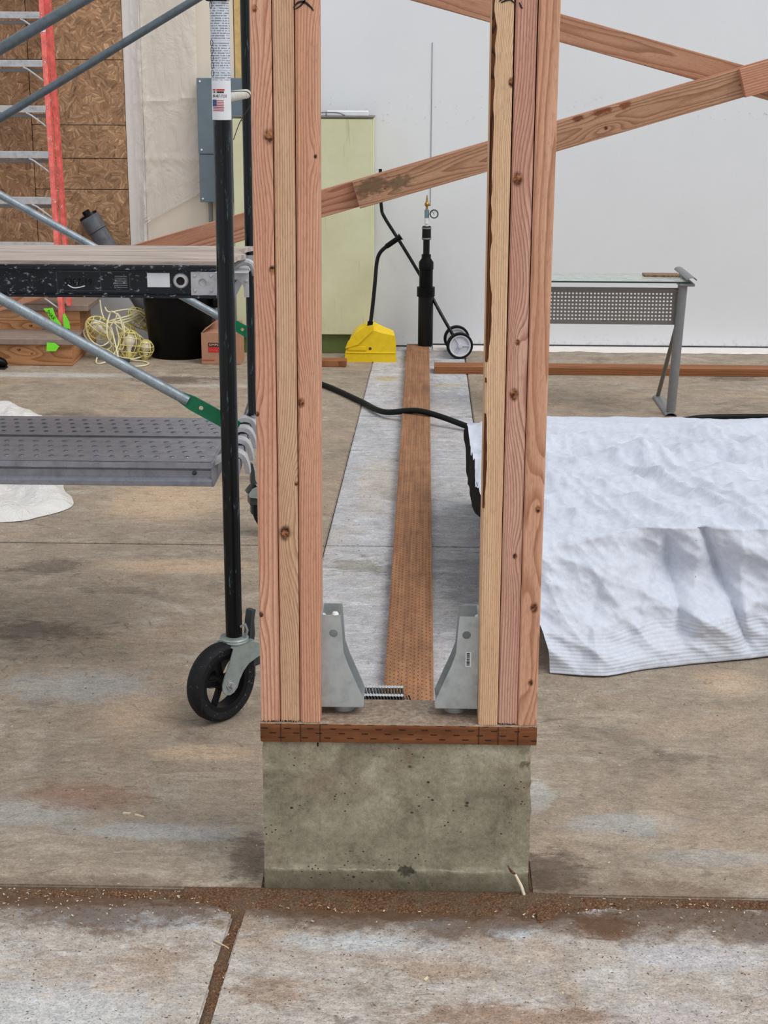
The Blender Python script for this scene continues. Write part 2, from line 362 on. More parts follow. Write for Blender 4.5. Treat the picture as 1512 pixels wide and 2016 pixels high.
def treated(name, along='x', top_dust=0.0, light=c(142, 86, 50), dark=c(96, 52, 26)):
    # incised treated lumber; rows of short knife slits run along the board
    t = NT(name); x, y, z = t.sep()[:3]
    u, v = (x, y) if along == 'x' else (y, x)
    v2 = t.math('ADD', v, z)
    sv = (3, 90, 90) if along == 'x' else (90, 3, 90)
    g = t.noise(t.mapv(t.co, sv), 1.0, 5, 0.6, 0.3); b = t.noise(scale=12, detail=6, rough=0.65); f = t.noise(scale=300, detail=3)
    col = t.ramp(g, [(0.3, dark), (0.5, tuple(0.5*(light[i]+dark[i]) for i in range(3))+(1,)), (0.7, light)])
    col = t.mix(1.0, col, t.ramp(b, [(0.3, 0.72), (0.7, 1.2)]), 'MULTIPLY')
    P, Q = (0.044, 0.0095) if along == 'x' else (0.026, 0.0105)
    row = t.math('DIVIDE', v2, Q); ri = t.math('FLOOR', row)
    off = t.math('MULTIPLY', t.math('FRACT', t.math('MULTIPLY', ri, 0.377)), 1.0)
    fu = t.math('FRACT', t.math('ADD', t.math('DIVIDE', u, P), off)); fv = t.math('FRACT', row)
    wob = t.math('MULTIPLY', t.math('SUBTRACT', f, 0.5), 0.12)
    su = t.math('SUBTRACT', 1.0, t.step(t.math('ABSOLUTE', t.math('SUBTRACT', t.math('ADD', fu, wob), 0.5)), 0.10, 0.17))
    sw = t.math('SUBTRACT', 1.0, t.step(t.math('ABSOLUTE', t.math('SUBTRACT', fv, 0.5)), 0.10, 0.18))
    slit = t.math('MULTIPLY', su, sw)
    col = t.mix(t.math('MULTIPLY', slit, 0.85), col, c(40, 20, 10))
    if top_dust > 0:
        geo = t.n.new('ShaderNodeNewGeometry'); nz = t.sep(geo.outputs['Normal'])[2]
        d = t.math('MULTIPLY', t.step(nz, 0.5, 0.95), t.ramp(t.noise(scale=26, detail=7, rough=0.7), [(0.30, top_dust*0.55), (0.6, top_dust)]))
        dc = t.ramp(t.noise(scale=90, detail=6, rough=0.75), [(0.3, c(112, 100, 88)), (0.55, c(160, 146, 130)), (0.75, c(196, 186, 172))])
        col = t.mix(d, col, dc)
    h = t.math('SUBTRACT', g, t.math('MULTIPLY', slit, 2.5))
    return t.out(col, 0.8, 0, t.bump(h, 0.5, 0.0012), **{'Specular IOR Level': 0.25})
M['sill'] = treated('incised_sill_wood', 'x', 0.95, c(134, 84, 52), c(96, 56, 32))
M['plate'] = treated('incised_plate_wood', 'y', 0.18, c(176, 122, 82), c(128, 80, 48))
M['plate_x'] = wood('treated_cross_plate', c(158, 104, 66), c(112, 68, 40), 0.012, warp=0.01, seed=31)

def galv(name, col=c(150, 156, 160), rough=0.42, metal=0.75, dirt=0.4):
    t = NT(name); n = t.noise(scale=30, detail=6, rough=0.6); v = t.voro(scale=55, out='Color'); s = t.noise(scale=260, detail=2)
    d = tuple(x*0.78 for x in col[:3])+(1,); l = tuple(min(1, x*1.12) for x in col[:3])+(1,)
    cc = t.ramp(n, [(0.3, d), (0.5, col), (0.72, l)])
    bw = t.n.new('ShaderNodeRGBToBW'); t.set(bw.inputs[0], v); cc = t.mix(0.10, cc, t.ramp(bw.outputs[0], [(0.2, 0.3), (0.8, 0.7)]), 'OVERLAY')
    cc = t.mix(t.math('MULTIPLY', t.step(s, 0.62, 0.72), dirt), cc, c(80, 84, 86))
    return t.out(cc, t.ramp(n, [(0.3, rough+0.15), (0.7, rough-0.05)]), metal, t.bump(s, 0.12, 0.0005))
M['hanger'] = galv('galvanised_bracket', c(178, 184, 186), 0.34, 0.5, 0.10)
M['brace'] = galv('galvanised_brace', c(146, 156, 164), 0.42, 0.6, 0.7)
M['steel_plank'] = galv('galvanised_plank', c(142, 143, 152), 0.38, 0.5, 0.4)
M['caster_steel'] = galv('zinc_plated_steel', c(158, 168, 164), 0.42, 0.5, 0.2)
M['alu'] = galv('scuffed_aluminium', c(188, 188, 192), 0.45, 0.35, 0.2)

def painted(name, col, under=c(120, 130, 130), wear=0.63, rough=0.38, sc=(60, 60, 12), metal=0.0):
    t = NT(name); n = t.noise(t.mapv(t.co, sc), 1.0, 8, 0.72); b = t.noise(scale=25, detail=4)
    cc = t.mix(1.0, col, t.ramp(b, [(0.3, 0.75), (0.7, 1.25)]), 'MULTIPLY')
    m = t.step(n, wear, wear+0.05)
    cc = t.mix(t.math('MULTIPLY', m, 0.8), cc, under)
    return t.out(cc, t.math('ADD', rough, t.math('MULTIPLY', m, 0.3)), metal, t.bump(t.math('SUBTRACT', b, m), 0.15, 0.0005), **{'Specular IOR Level': 0.3})
M['frame_paint'] = painted('dark_green_black_enamel', c(4, 9, 12), c(66, 88, 96), 0.585, 0.25, (90, 90, 14))
M['black_rail'] = painted('scuffed_black_rail', c(20, 23, 30), c(148, 154, 166), 0.575, 0.4, (60, 60, 90))
M['green_end'] = painted('green_enamel', c(14, 112, 74), c(150, 180, 165), 0.70, 0.4, (60, 60, 60))
M['bar_grey'] = painted('grey_bar_paint', c(128, 130, 138), c(60, 62, 66), 0.66, 0.45)
M['rubber'] = painted('worn_black_rubber', c(20, 21, 24), c(112, 110, 108), 0.60, 0.7, (110, 110, 110))
M['rim_black'] = plain('black_rim', c(20, 20, 22), 0.45)
M['black_plastic'] = plain('black_plastic', c(8, 8, 10), 0.38, 0, 0.2, 20)
M['abs_pipe'] = painted('glossy_abs_pipe', c(92, 94, 100), c(150, 150, 152), 0.66, 0.28, (20, 20, 20))
M['pipe_black'] = painted('black_pipe', c(7, 8, 12), c(150, 150, 150), 0.74, 0.4, (30, 30, 24))
M['white'] = plain('white_plastic', c(232, 234, 236), 0.45, 0, 0.04)
M['brass'] = plain('brass', c(168, 128, 62), 0.35, 0.8)
M['blue_metal'] = plain('blue_grey_valve', c(120, 142, 158), 0.4, 0.3)
M['rubber_hose'] = plain('black_hose_rubber', c(22, 26, 26), 0.5)
M['ink'] = plain('black_marker', c(24, 18, 16), 0.8)
M['sticker'] = plain('white_sticker', c(224, 226, 232), 0.5, 0, 0.03)
M['red_fiberglass'] = painted('red_fibreglass', c(226, 112, 104), c(240, 200, 194), 0.60, 0.45, (60, 60, 16))
M['neon'] = plain('neon_green_webbing', c(126, 236, 50), 0.6, 0, 0.06)
M['yellow_plastic'] = plain('yellow_plastic', c(238, 202, 20), 0.45, 0, 0.05)
M['yellow_wire'] = plain('pale_yellow_cord', c(232, 224, 184), 0.5, 0, 0.08)
M['yellow_cage'] = plain('yellow_cage_plastic', c(222, 208, 128), 0.45, 0, 0.08)
M['bulb'] = plain('frosted_bulb', c(232, 226, 214), 0.3, 0, 0.03)
M['cardboard'] = plain('brown_cardboard', c(176, 130, 104), 0.85, 0, 0.06, 60)
M['label_red'] = plain('red_label_ink', c(196, 34, 34), 0.6, 0, 0.05)
M['label_dark'] = plain('dark_label_ink', c(58, 24, 24), 0.6, 0, 0.05)
M['flag_blue'] = plain('flag_blue_ink', c(58, 78, 128), 0.6, 0, 0.05)
M['flag_red'] = plain('flag_red_ink', c(178, 74, 84), 0.6, 0, 0.05)
M['desk_grey'] = plain('grey_powder_coat', c(132, 132, 134), 0.45, 0.25, 0.06)
M['desk_panel'] = plain('taupe_powder_coat', c(120, 114, 108), 0.5, 0.15, 0.06)
M['elec'] = plain('grey_electrical_enamel', c(108, 122, 132), 0.5, 0.1, 0.06, 12)
M['steel'] = plain('bright_steel', c(196, 198, 200), 0.3, 0.8)
M['dark_steel'] = plain('dark_grey_steel', c(62, 68, 70), 0.45, 0.4)
M['tread'] = plain('grey_brown_tread_board', c(146, 128, 116), 0.7, 0, 0.1, 30)
M['grass_green'] = plain('green_plinth_paint', c(96, 112, 58), 0.7, 0, 0.12, 20)
M['pink'] = plain('pink_insulation', c(226, 168, 150), 0.9, 0, 0.12, 30)
M['ochre'] = plain('ochre_framing', c(216, 182, 120), 0.8, 0, 0.12, 30)
M['purple_edge'] = plain('pale_plastic_film', c(214, 210, 206), 0.3)

def wall_mat(name='white_stucco', col=c(233, 235, 239)):
    t = NT(name); x, y, z = t.sep()[:3]
    n = t.noise(scale=1.6, detail=6, rough=0.6); f = t.noise(scale=170, detail=4, rough=0.7); m = t.noise(scale=34, detail=6, rough=0.75)
    cc = t.ramp(n, [(0.3, tuple(v*0.95 for v in col[:3])+(1,)), (0.7, col)])
    band = t.math('SUBTRACT', 1.0, t.step(t.math('ABSOLUTE', t.math('SUBTRACT', z, 1.31)), 0.02, 0.11))
    sp = t.math('MULTIPLY', t.step(m, 0.60, 0.70), t.math('ADD', t.math('MULTIPLY', band, 0.5), 0.03))
    cc = t.mix(sp, cc, c(150, 138, 122))
    low = t.math('MULTIPLY', t.step(z, 0.10, 0.0), t.step(m, 0.5, 0.62))
    cc = t.mix(t.math('MULTIPLY', low, 0.25), cc, c(130, 118, 104))
    return t.out(cc, 0.8, 0, t.bump(f, 0.35, 0.0015), **{'Specular IOR Level': 0.3})
M['wall'] = wall_mat()
M['wall_white'] = plain('pale_wall_trim', c(226, 220, 216), 0.8, 0, 0.03)
M['tan_wall'] = plain('cream_wall_panel', c(228, 216, 200), 0.8, 0, 0.03, 6)

def osb():
    t = NT('oriented_strand_board'); x, y, z = t.sep()[:3]
    nz = t.noise(scale=9, detail=3)
    w = t.comb(t.math('ADD', x, t.math('MULTIPLY', nz, 0.03)), y, t.math('ADD', z, t.math('MULTIPLY', nz, 0.03)))
    cells = t.n.new('ShaderNodeTexVoronoi'); t.set(cells.inputs['Vector'], t.mapv(w, (1, 1, 1), rot=(0, 0.6, 0))); cells.inputs['Scale'].default_value = 27
    cs = t.sep(cells.outputs['Color'])
    ang = t.math('MULTIPLY', cs[0], 6.28)
    ca, sa = t.math('COSINE', ang), t.math('SINE', ang)
    u = t.math('ADD', t.math('MULTIPLY', x, ca), t.math('MULTIPLY', z, sa))
    v = t.math('SUBTRACT', t.math('MULTIPLY', z, ca), t.math('MULTIPLY', x, sa))
    st = t.noise(t.comb(t.math('MULTIPLY', u, 9), t.math('MULTIPLY', v, 75), t.math('MULTIPLY', cs[1], 30)), 1.0, 5, 0.7, 0.25)
    col = t.ramp(st, [(0.26, c(82, 54, 36)), (0.38, c(140, 104, 76)), (0.55, c(174, 136, 102)), (0.68, c(216, 182, 146))])
    col = t.mix(1.0, col, t.ramp(cs[2], [(0, 0.80), (1, 1.16)]), 'MULTIPLY')
    col = t.mix(1.0, col, t.ramp(t.noise(scale=3, detail=4), [(0.3, 0.85), (0.7, 1.1)]), 'MULTIPLY')
    return t.out(col, 0.8, 0, t.bump(st, 0.4, 0.002))
M['osb'] = osb()

def cabinet_mat():
    t = NT('faded_pale_green_paint'); x, y, z = t.sep()[:3]
    n = t.noise(scale=5, detail=7, rough=0.65); v = t.noise(t.mapv(t.co, (40, 40, 3)), 1.0, 5, 0.6)
    col = t.ramp(n, [(0.3, c(206, 205, 168)), (0.7, c(220, 219, 186))])
    col = t.mix(t.math('MULTIPLY', t.step(v, 0.60, 0.72), 0.35), col, c(158, 158, 120))
    s = t.noise(t.mapv(t.co, (70, 70, 20)), 1.0, 4, 0.7)
    col = t.mix(t.math('MULTIPLY', t.step(s, 0.70, 0.76), 0.6), col, c(110, 108, 84))
    return t.out(col, 0.75)
M['cabinet'] = cabinet_mat()

def ply():
    t = NT('weathered_plywood'); n = t.noise(t.mapv(t.co, (3, 60, 30)), 1.0, 7, 0.72); m = t.noise(scale=20, detail=5)
    col = t.ramp(n, [(0.28, c(112, 98, 92)), (0.46, c(164, 150, 142)), (0.6, c(192, 178, 168)), (0.75, c(216, 206, 196))])
    col = t.mix(t.math('MULTIPLY', t.step(m, 0.55, 0.7), 0.3), col, c(196, 166, 146))
    return t.out(col, 0.85, 0, t.bump(n, 0.6, 0.002))
M['ply'] = ply()

def cloth_mat(name, back=False):
    t = NT(name); uv = t.n.new('ShaderNodeUVMap').outputs[0]; u, v, _ = t.sep(uv)[:3]
    # v is metres from the hem, u metres along it
    rib = t.math('SINE', t.math('MULTIPLY', v, 2*PI/0.0105))
    rm = t.math('MULTIPLY', t.step(v, 0.125, 0.11), t.step(v, 0.006, 0.014))
    n = t.noise(scale=60, detail=5, rough=0.7); f = t.noise(t.mapv(uv, (260, 260, 1)), 1.0, 2)
    cr = t.noise(scale=16, detail=7, rough=0.6, dist=0.9)
    crk = t.math('ABSOLUTE', t.math('SUBTRACT', cr, 0.5))
    cr2 = t.voro(t.mapv(t.co, (1, 1, 1.0)), 7.5, 'DISTANCE_TO_EDGE')
    col = t.ramp(n, [(0.3, c(196, 202, 216)), (0.7, c(214, 219, 231))])
    col = t.mix(t.math('MULTIPLY', t.math('MULTIPLY', t.step(rib, -0.2, 0.6), rm), 0.22), col, c(178, 182, 186))
    spot = t.noise(scale=90, detail=2); col = t.mix(t.math('MULTIPLY', t.step(spot, 0.77, 0.80), 0.7), col, c(90, 96, 104))
    h = t.math('ADD', t.math('MULTIPLY', t.math('MULTIPLY', rib, rm), 0.12), t.math('MULTIPLY', f, 0.05))
    h = t.math('ADD', h, t.math('MULTIPLY', crk, 0.9))
    h = t.math('ADD', h, t.math('MULTIPLY', t.step(cr2, 0.0, 0.10), 0.35))
    return t.out(col, 0.55, 0, t.bump(h, 0.55, 0.006), **{'Specular IOR Level': 0.35})
M['cloth'] = cloth_mat('white_woven_tarp')
M['cloth_back'] = plain('black_tarp_backing', c(2, 2, 3), 0.8)

def film_mat(name, col, alpha, rough=0.18):
    t = NT(name); n = t.noise(scale=5, detail=6, rough=0.6, dist=1.2); n2 = t.noise(t.mapv(t.co, (1, 1, 0.35)), 12, 5, 0.6, 1.0)
    r = t.math('ABSOLUTE', t.math('SUBTRACT', n2, 0.5))
    return t.out(col, rough, 0, t.bump(t.math('ADD', r, n), 0.8, 0.03), Alpha=alpha, **{'Specular IOR Level': 0.6})
M['film'] = film_mat('clear_poly_film', c(240, 234, 228), 0.42, 0.12)
M['sheet'] = film_mat('milky_plastic_sheet', c(240, 237, 234), 0.93, 0.3)

def glass_mat():
    t = NT('dusty_glass'); n = t.noise(scale=22, detail=6, rough=0.7); x, y, z = t.sep()[:3]
    d = t.ramp(n, [(0.35, 0.5), (0.65, 0.85)])
    cc = t.mix(t.math('MULTIPLY', t.step(n, 0.56, 0.62), t.step(x, 0.98, 1.03)), c(196, 202, 196), c(150, 130, 108))
    return t.out(cc, 0.25, 0, None, Alpha=d)
M['glass'] = glass_mat()
M['glass_edge'] = plain('green_glass_edge', c(30, 52, 48), 0.2)

def label_mat():                               # fine print in two columns of tiny rows, too small to read
    t = NT('instruction_print'); x, y, z = t.sep()[:3]
    row = t.math('FRACT', t.math('MULTIPLY', z, 190)); wd = t.noise(t.mapv(t.co, (330, 1, 190)), 1.0, 1)
    ink = t.math('MULTIPLY', t.step(row, 0.45, 0.55), t.step(wd, 0.40, 0.50))
    blk = t.step(t.noise(t.mapv(t.co, (0, 0, 30)), 1.0, 1), 0.40, 0.43)
    sc = t.noise(t.mapv(t.co, (140, 140, 22)), 1.0, 5, 0.7)
    col = t.mix(t.math('MULTIPLY', t.math('MULTIPLY', ink, blk), 0.75), c(206, 212, 224), c(70, 74, 84))
    col = t.mix(t.step(sc, 0.68, 0.70), col, c(20, 22, 26))
    return t.out(col, 0.5)
M['print'] = label_mat()

for k_ in ('cloth_back', 'black_plastic', 'rim_black', 'rubber_hose'): M[k_].node_tree.nodes['Principled BSDF'].inputs['Specular IOR Level'].default_value = 0.15

# ================================================================== SETTING
fl = obj('floor', box((-4.5, -3.4, -0.10), (4.5, 6.12, -0.014)), M['dirt_base'], kind='structure')
def slab(pts, mat, z=0.0, lab=None):
    bm = bmesh.new()
    vt = [bm.verts.new((x, y, z)) for x, y in pts]; vb = [bm.verts.new((x, y, -0.06)) for x, y in pts]
    bm.faces.new(vt); bm.faces.new(vb[::-1]); n = len(pts)
    for i in range(n): bm.faces.new((vt[i], vb[i], vb[(i+1) % n], vt[(i+1) % n]))
    bmesh.ops.recalc_face_normals(bm, faces=bm.faces)
    es = [e for e in bm.edges if all(v.co.z > z-1e-4 for v in e.verts)]
    bmesh.ops.bevel(bm, geom=es, offset=0.0035, segments=2, affect='EDGES')
    return obj('slab', bm, mat, fl, label=lab)
g = 0.003
slab([(-4.5, -3.4), (-0.42, -3.4), (-0.372, -0.52), (-0.348, -0.045), (-4.5, -0.045)], M['floor_front'], -0.004)
slab([(-0.40, -3.4), (4.5, -3.4), (4.5, -0.055), (0.25, -0.045), (-0.330, -0.045), (-0.354, -0.52)], M['floor_front'], -0.004)
slab([(-4.5, -0.018), (-0.303, -0.008), (-0.305, 0.2), (-0.345, 1.0), (-0.322, 2.258), (-4.5, 2.25)], M['floor_left'])
slab([(-4.5, 2.256), (-0.322, 2.264), (-0.262, 6.1), (-4.5, 6.1)], M['floor_left'])
slab([(0.227, -0.012), (4.5, -0.03), (4.5, 2.28), (0.238, 2.268), (0.230, 0.3)], M['floor_left'])
slab([(0.238, 2.274), (4.5, 2.286), (4.5, 6.1), (0.238, 6.1)], M['floor_left'])
slab([(-0.299, 0.0), (0.222, 0.0), (0.226, 0.3), (0.234, 2.266), (-0.318, 2.262), (-0.341, 1.0), (-0.301, 0.2)], M['floor_strip'])
slab([(-0.318, 2.268), (0.234, 2.272), (0.234, 4.27), (-0.288, 4.268)], M['floor_strip'])
slab([(-0.288, 4.274), (0.234, 4.276), (0.234, 6.1), (-0.260, 6.1)], M['floor_strip'])

wb = obj('wall_back', box((-4.5, 6.10, -0.06), (4.5, 6.30, 3.6)), M['wall'], kind='structure')
obj('seam', box((0.034, 6.096, 0.80), (0.0365, 6.101, 1.67), 0), M['desk_grey'], wb)
# edge strip beside the strand board, cream panel behind the film, ragged base strip
obj('edge_trim', box((-1.650, 6.072, 0.40), (-1.555, 6.10, 3.2), 0.002), M['wall_white'], wb)
obj('cream_panel', box((-1.553, 6.082, 0.30), (-1.045, 6.10, 3.2), 0.002), M['tan_wall'], wb)
obj('framing_strip', box((-1.040, 6.078, 1.44), (-1.000, 6.10, 3.2), 0.002), M['ochre'], wb)
obj('insulation', box((-1.000, 6.070, 1.46), (-0.955, 6.10, 3.2), 0.008), M['pink'], wb)
for x0, x1, z0, z1 in [(-3.6, -2.172, 0.42, 1.569), (-3.6, -2.172, 1.573, 3.0),
                       (-2.168, -1.652, 0.42, 0.874), (-2.168, -1.652, 0.878, 1.043), (-2.168, -1.652, 1.047, 1.223),
                       (-2.168, -1.652, 1.227, 1.569), (-2.168, -1.652, 1.573, 3.0)]:
    obj('strand_board', box((x0, 6.062, z0), (x1, 6.10, z1), 0.002), M['osb'], wb)
def ragged_trim():
    bm = bmesh.new(); N = 260; a = []; b = []; a2 = []
    for i in range(N+1):
        x = 0.06+2.4*i/N
        y = 5.965+0.05*noise.noise(Vector((x*3, 1, 0)))+0.03*noise.noise(Vector((x*14, 3, 0)))
        a.append(bm.verts.new((x, y, 0.0008))); a2.append(bm.verts.new((x, y+0.012, 0.006))); b.append(bm.verts.new((x, 6.099, 0.012)))
    for i in range(N):
        bm.faces.new((a[i], a[i+1], a2[i+1], a2[i])); bm.faces.new((a2[i], a2[i+1], b[i+1], b[i]))
    bmesh.ops.recalc_face_normals(bm, faces=bm.faces)
    for f in bm.faces:
        if f.normal.z < 0: f.normal_flip()
    return bm
obj('trim_1', ragged_trim(), M['wall_white'], kind='structure')

obj('seam', box((0.06, 6.0965, 0.0135), (4.4, 6.1005, 0.0200), 0), M['dark_steel'], wb)
obj('seam', box((-0.26, 6.0965, 0.002), (0.05, 6.1005, 0.009), 0), M['dark_steel'], wb)

# ================================================================== CONCRETE BLOCK, SILL, STUDS, BRACKETS
def curb_bm():
    bm = bmesh.new(); nx, nz, ny = 88, 54, 20; X0, X1, Y0, Y1, Z0, Z1 = -0.300, 0.223, 0.0, 0.145, -0.012, 0.3148
    add_box(bm, (X0, Y0, Z0), (X1, Y1, Z1))
    for ax, n in ((0, nx), (1, ny), (2, nz)):
        ed = [e for e in bm.edges if abs((e.verts[0].co-e.verts[1].co)[ax]) > 0.01]
        bmesh.ops.subdivide_edges(bm, edges=ed, cuts=n-1, use_grid_fill=True)
    for v in bm.verts:
        p = v.co.copy()
        n = noise.fractal(p*28, 0.8, 2.0, 4)
        if v.co.z < Z1-0.001:
            if p.y < 0.0005: v.co.y += 0.0011*n
            if p.z < 0.043+0.003*noise.noise(Vector((p.x*9, 0, 1))) and p.y < 0.01: v.co.y -= 0.0035
            # hole low on the face
            d = math.hypot((p.x-(-0.020)), (p.z-0.038)*1.6)
            if p.y < 0.01 and d < 0.022: v.co.y += 0.011*(1-d/0.022)*(0.6+0.6*noise.noise(p*160))
        ex = X1-p.x
        if ex < 0.03 and p.y < 0.06:
            chip = 0.0
            for zc, rz, am in ((0.292, 0.016, 0.012), (0.262, 0.022, 0.016), (0.300, 0.020, 0.010), (0.215, 0.03, 0.006), (0.12, 0.05, 0.004), (0.04, 0.03, 0.004)):
                chip = max(chip, am*math.exp(-((p.z-zc)/rz)**2)*(0.7+0.8*noise.noise(p*70)))
            k = max(0, 1-ex/0.03)*max(0, 1-p.y/0.06)
            if v.co.z < Z1-0.001 or True: v.co.x -= chip*k*1.3; v.co.y += chip*k*0.9
        if p.x-X0 < 0.004 and p.y < 0.03 and p.z < Z1-0.001: v.co.x += 0.003*max(0, noise.noise(p*60))
    return bm
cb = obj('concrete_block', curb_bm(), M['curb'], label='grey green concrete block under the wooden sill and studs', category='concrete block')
# form-tie slots and root stub on the block face
obj('tie_slot', box((-0.196, -0.0012, 0.302), (-0.189, 0.004, 0.3145), 0.003), M['ink'], cb)
sp = thing('wood_splinter', (0.21, -0.012, 0.03), 'short pale wood splinter leaning on the lower right corner of the concrete block', 'splinter')
obj('stick', tube([(0.183, -0.008, 0.052), (0.195, -0.010, 0.040), (0.206, -0.016, 0.020), (0.212, -0.018, 0.002)], [0.001, 0.0025, 0.0032, 0.003], 7), plain('pale_stick', c(226, 212, 186), 0.8), sp)
obj('frayed_bark', tube([(0.178, -0.006, 0.060), (0.186, -0.009, 0.048), (0.194, -0.010, 0.042)], [0.0005, 0.003, 0.002], 6), M['dirt'], sp)

SZ = 0.3535
sill = obj('sill_plate', box((-0.3025, -0.006, 0.315), (0.2275, 0.119, SZ), 0.0022, 2), M['sill'],
           label='brown incised sill plate lying on the concrete block', category='lumber')
for x in (-0.2635, -0.2255, -0.188, 0.116, 0.153, 0.191):
    obj('pencil_line', box((x, -0.0068, 0.3155), (x+0.0010, -0.0059, 0.3525)), M['ink'], sill)

def stud_bm(w, d, L, wane=None, seg=110, ease=0.0016, bow=0.0, seed=0.0):
    bm = bmesh.new(); rings = []
    for i in range(seg+1):
        z = L*i/seg; b = bow*math.sin(PI*z/L)
        wn = ease if wane is None else max(ease, wane(z))
        e2 = ease*(1+0.6*noise.noise(Vector((seed, z*18, 0))))
        wd = wn*1.2 if wane else wn
        pr = [(wn, 0), (w-e2, 0), (w, e2), (w, d-ease), (w-ease, d), (ease, d), (0, d-ease), (0, wd)]
        rings.append([bm.verts.new((x+b, y, z)) for x, y in pr])
    n = 8
    for A, B in zip(rings, rings[1:]):
        for k in range(n):
            f = bm.faces.new((A[k], A[(k+1) % n], B[(k+1) % n], B[k]))
            if k == 7 and wane: f.material_index = 1 if abs(A[7].co.y) > ease*1.6 else 0
    bm.faces.new(rings[0][::-1]); bm.faces.new(rings[-1])
    return bm
def splinters(bm, w, seed):
    r = random.Random(seed)
    for i in range(int(w/0.0016)):
        x = 0.001+i*0.0016+r.random()*0.0008; l = r.random()**2*0.006+0.0005; y = -0.0004
        a = bm.verts.new((x, y, 0.001)); b = bm.verts.new((x+0.0016, y, 0.001)); d = bm.verts.new((x+r.uniform(0, 0.0016), y-0.0006, -l)); e = bm.verts.new((x+0.0008, y+0.004, 0.001))
        bm.faces.new((a, b, d)); bm.faces.new((b, e, d)); bm.faces.new((e, a, d))
LS = 2.06; SW = 0.0366; SD = 0.089
M['bark'] = wood('dark_bark', c(120, 74, 40), c(50, 26, 14), 0.004, warp=0.03, seed=5, contrast=1.3, rough=0.9)
studs = [
 # x0, material, wane, frayed, label
 (-0.3015, wood('wood_pink_wide', c(216, 168, 142), c(164, 108, 84), 0.0072, (-0.20, 0.03), [(0.009, 1.30, 0.005), (0.004, 0.215, 0.004), (0.033, 0.86, 0.006), (0.031, 1.09, 0.010), (0.003, 0.60, 0.0035)], 0.006, 1.1), 0, 1,
  'pink tan wooden stud with widely spaced grain, outermost board of the left stud pack'),
 (-0.2637, wood('wood_tan_fine', c(210, 174, 144), c(168, 122, 92), 0.0042, (-0.16, 0.02), [(0.012, 0.375, 0.011), (0.034, 0.47, 0.003)], 0.006, 2.7), 0, 1,
  'tan straight grained stud with one big knot, middle board of the left stud pack'),
 (-0.2258, wood('wood_pink_fine', c(214, 166, 138), c(168, 112, 86), 0.0050, (0.19, 0.05), [(0.006, 0.625, 0.007), (0.034, 1.06, 0.003), (0.036, 1.33, 0.003)], 0.008, 4.2), 0, 0,
  'pink wooden stud touching the left bracket, innermost board of the left stud pack'),
 (0.1150, wood('wood_yellow_fine', c(222, 188, 154), c(178, 134, 98), 0.0038, (-0.22, 0.05), [(0.036, 1.185, 0.006)], 0.006, 6.0), 1, 0,
  'pale yellow wooden stud with a dark bark edge, innermost board of the right stud pack'),
 (0.1528, wood('wood_rose', c(208, 164, 144), c(152, 100, 84), 0.0054, (-0.17, 0.02), [(0.012, 1.02, 0.009), (0.014, 0.64, 0.009), (0.018, 0.735, 0.004), (0.024, 0.335, 0.004)], 0.009, 7.9), 0, 1,
  'rosy wooden stud with two dark knots, middle board of the right stud pack'),
 (0.1900, wood('wood_orange_swirl', c(210, 164, 136), c(164, 112, 84), 0.0095, (0.05, -0.05), [(0.024, 0.238, 0.008), (0.022, 0.088, 0.006), (0.026, 0.43, 0.006)], 0.013, 9.3, freq=1.4), 0, 0,
  'orange tan wooden stud with swirling grain, outermost board of the right stud pack'),
]
stud_objs = []
for i, (x0, m, wn, fray, lab) in enumerate(studs):
    f = None
    if wn:
        f = lambda z: 0.001+0.0085*max(0, min(1, 0.55+1.1*noise.noise(Vector((z*7, 0, 3)))+0.5*noise.noise(Vector((z*31, 0, 5)))))*min(1, max(0, (z-0.33)/0.25))
    W_ = [SW, SW, 0.0384, SW, SW, SW][i]
    bm = stud_bm(W_, SD, LS, f, 220 if wn else 110, 0.0024 if i != 2 else 0.004, seed=i)
    if fray: splinters(bm, SW, i)
    y0 = [0.0, 0.0015, 0.0005, 0.0, 0.002, 0.0008][i]
    o = obj('stud', bm, [m, M['bark']], matrix=Matrix.Translation((x0, y0, SZ+(0.004 if fray else 0.0005))) @ Matrix.Rotation([0.0022, 0.0026, 0.0030, -0.0030, -0.0018, -0.0006][i], 4, 'Y'), label=lab, category='stud', group='studs of the two packs on the sill')
    stud_objs.append(o)
def stroke(pts, w, parent, y):
    bm = bmesh.new(); P = spline(pts, 6); prev = None
    for i, p in enumerate(P):
        t = (P[min(i+1, len(P)-1)]-P[max(i-1, 0)]).normalized(); n = Vector((-t.z, 0, t.x))*w*(0.35+0.65*math.sin(PI*(i+0.5)/len(P)))
        cur = (bm.verts.new((p.x-n.x, y, p.z-n.z)), bm.verts.new((p.x+n.x, y, p.z+n.z)))
        if prev: bm.faces.new((prev[0], prev[1], cur[1], cur[0]))
        prev = cur
    return obj('marker_mark', bm, M['ink'], parent)
stroke([(-0.224, 0, 1.659), (-0.216, 0, 1.667), (-0.206, 0, 1.668), (-0.196, 0, 1.661), (-0.190, 0, 1.654)], 0.0021, stud_objs[2], -0.0006)
stroke([(-0.222, 0, 1.656), (-0.212, 0, 1.662), (-0.204, 0, 1.672), (-0.198, 0, 1.690)], 0.0014, stud_objs[2], -0.0006)
stroke([(0.125, 0, 1.668), (0.134, 0, 1.672), (0.141, 0, 1.673), (0.149, 0, 1.666)], 0.0019, stud_objs[3], -0.0012)
stroke([(0.134, 0, 1.690), (0.130, 0, 1.678), (0.122, 0, 1.670)], 0.0016, stud_objs[3], -0.0012)
stroke([(0.156, 0, 1.669), (0.159, 0, 1.662), (0.162, 0, 1.659)], 0.0015, stud_objs[4], 0.0012)

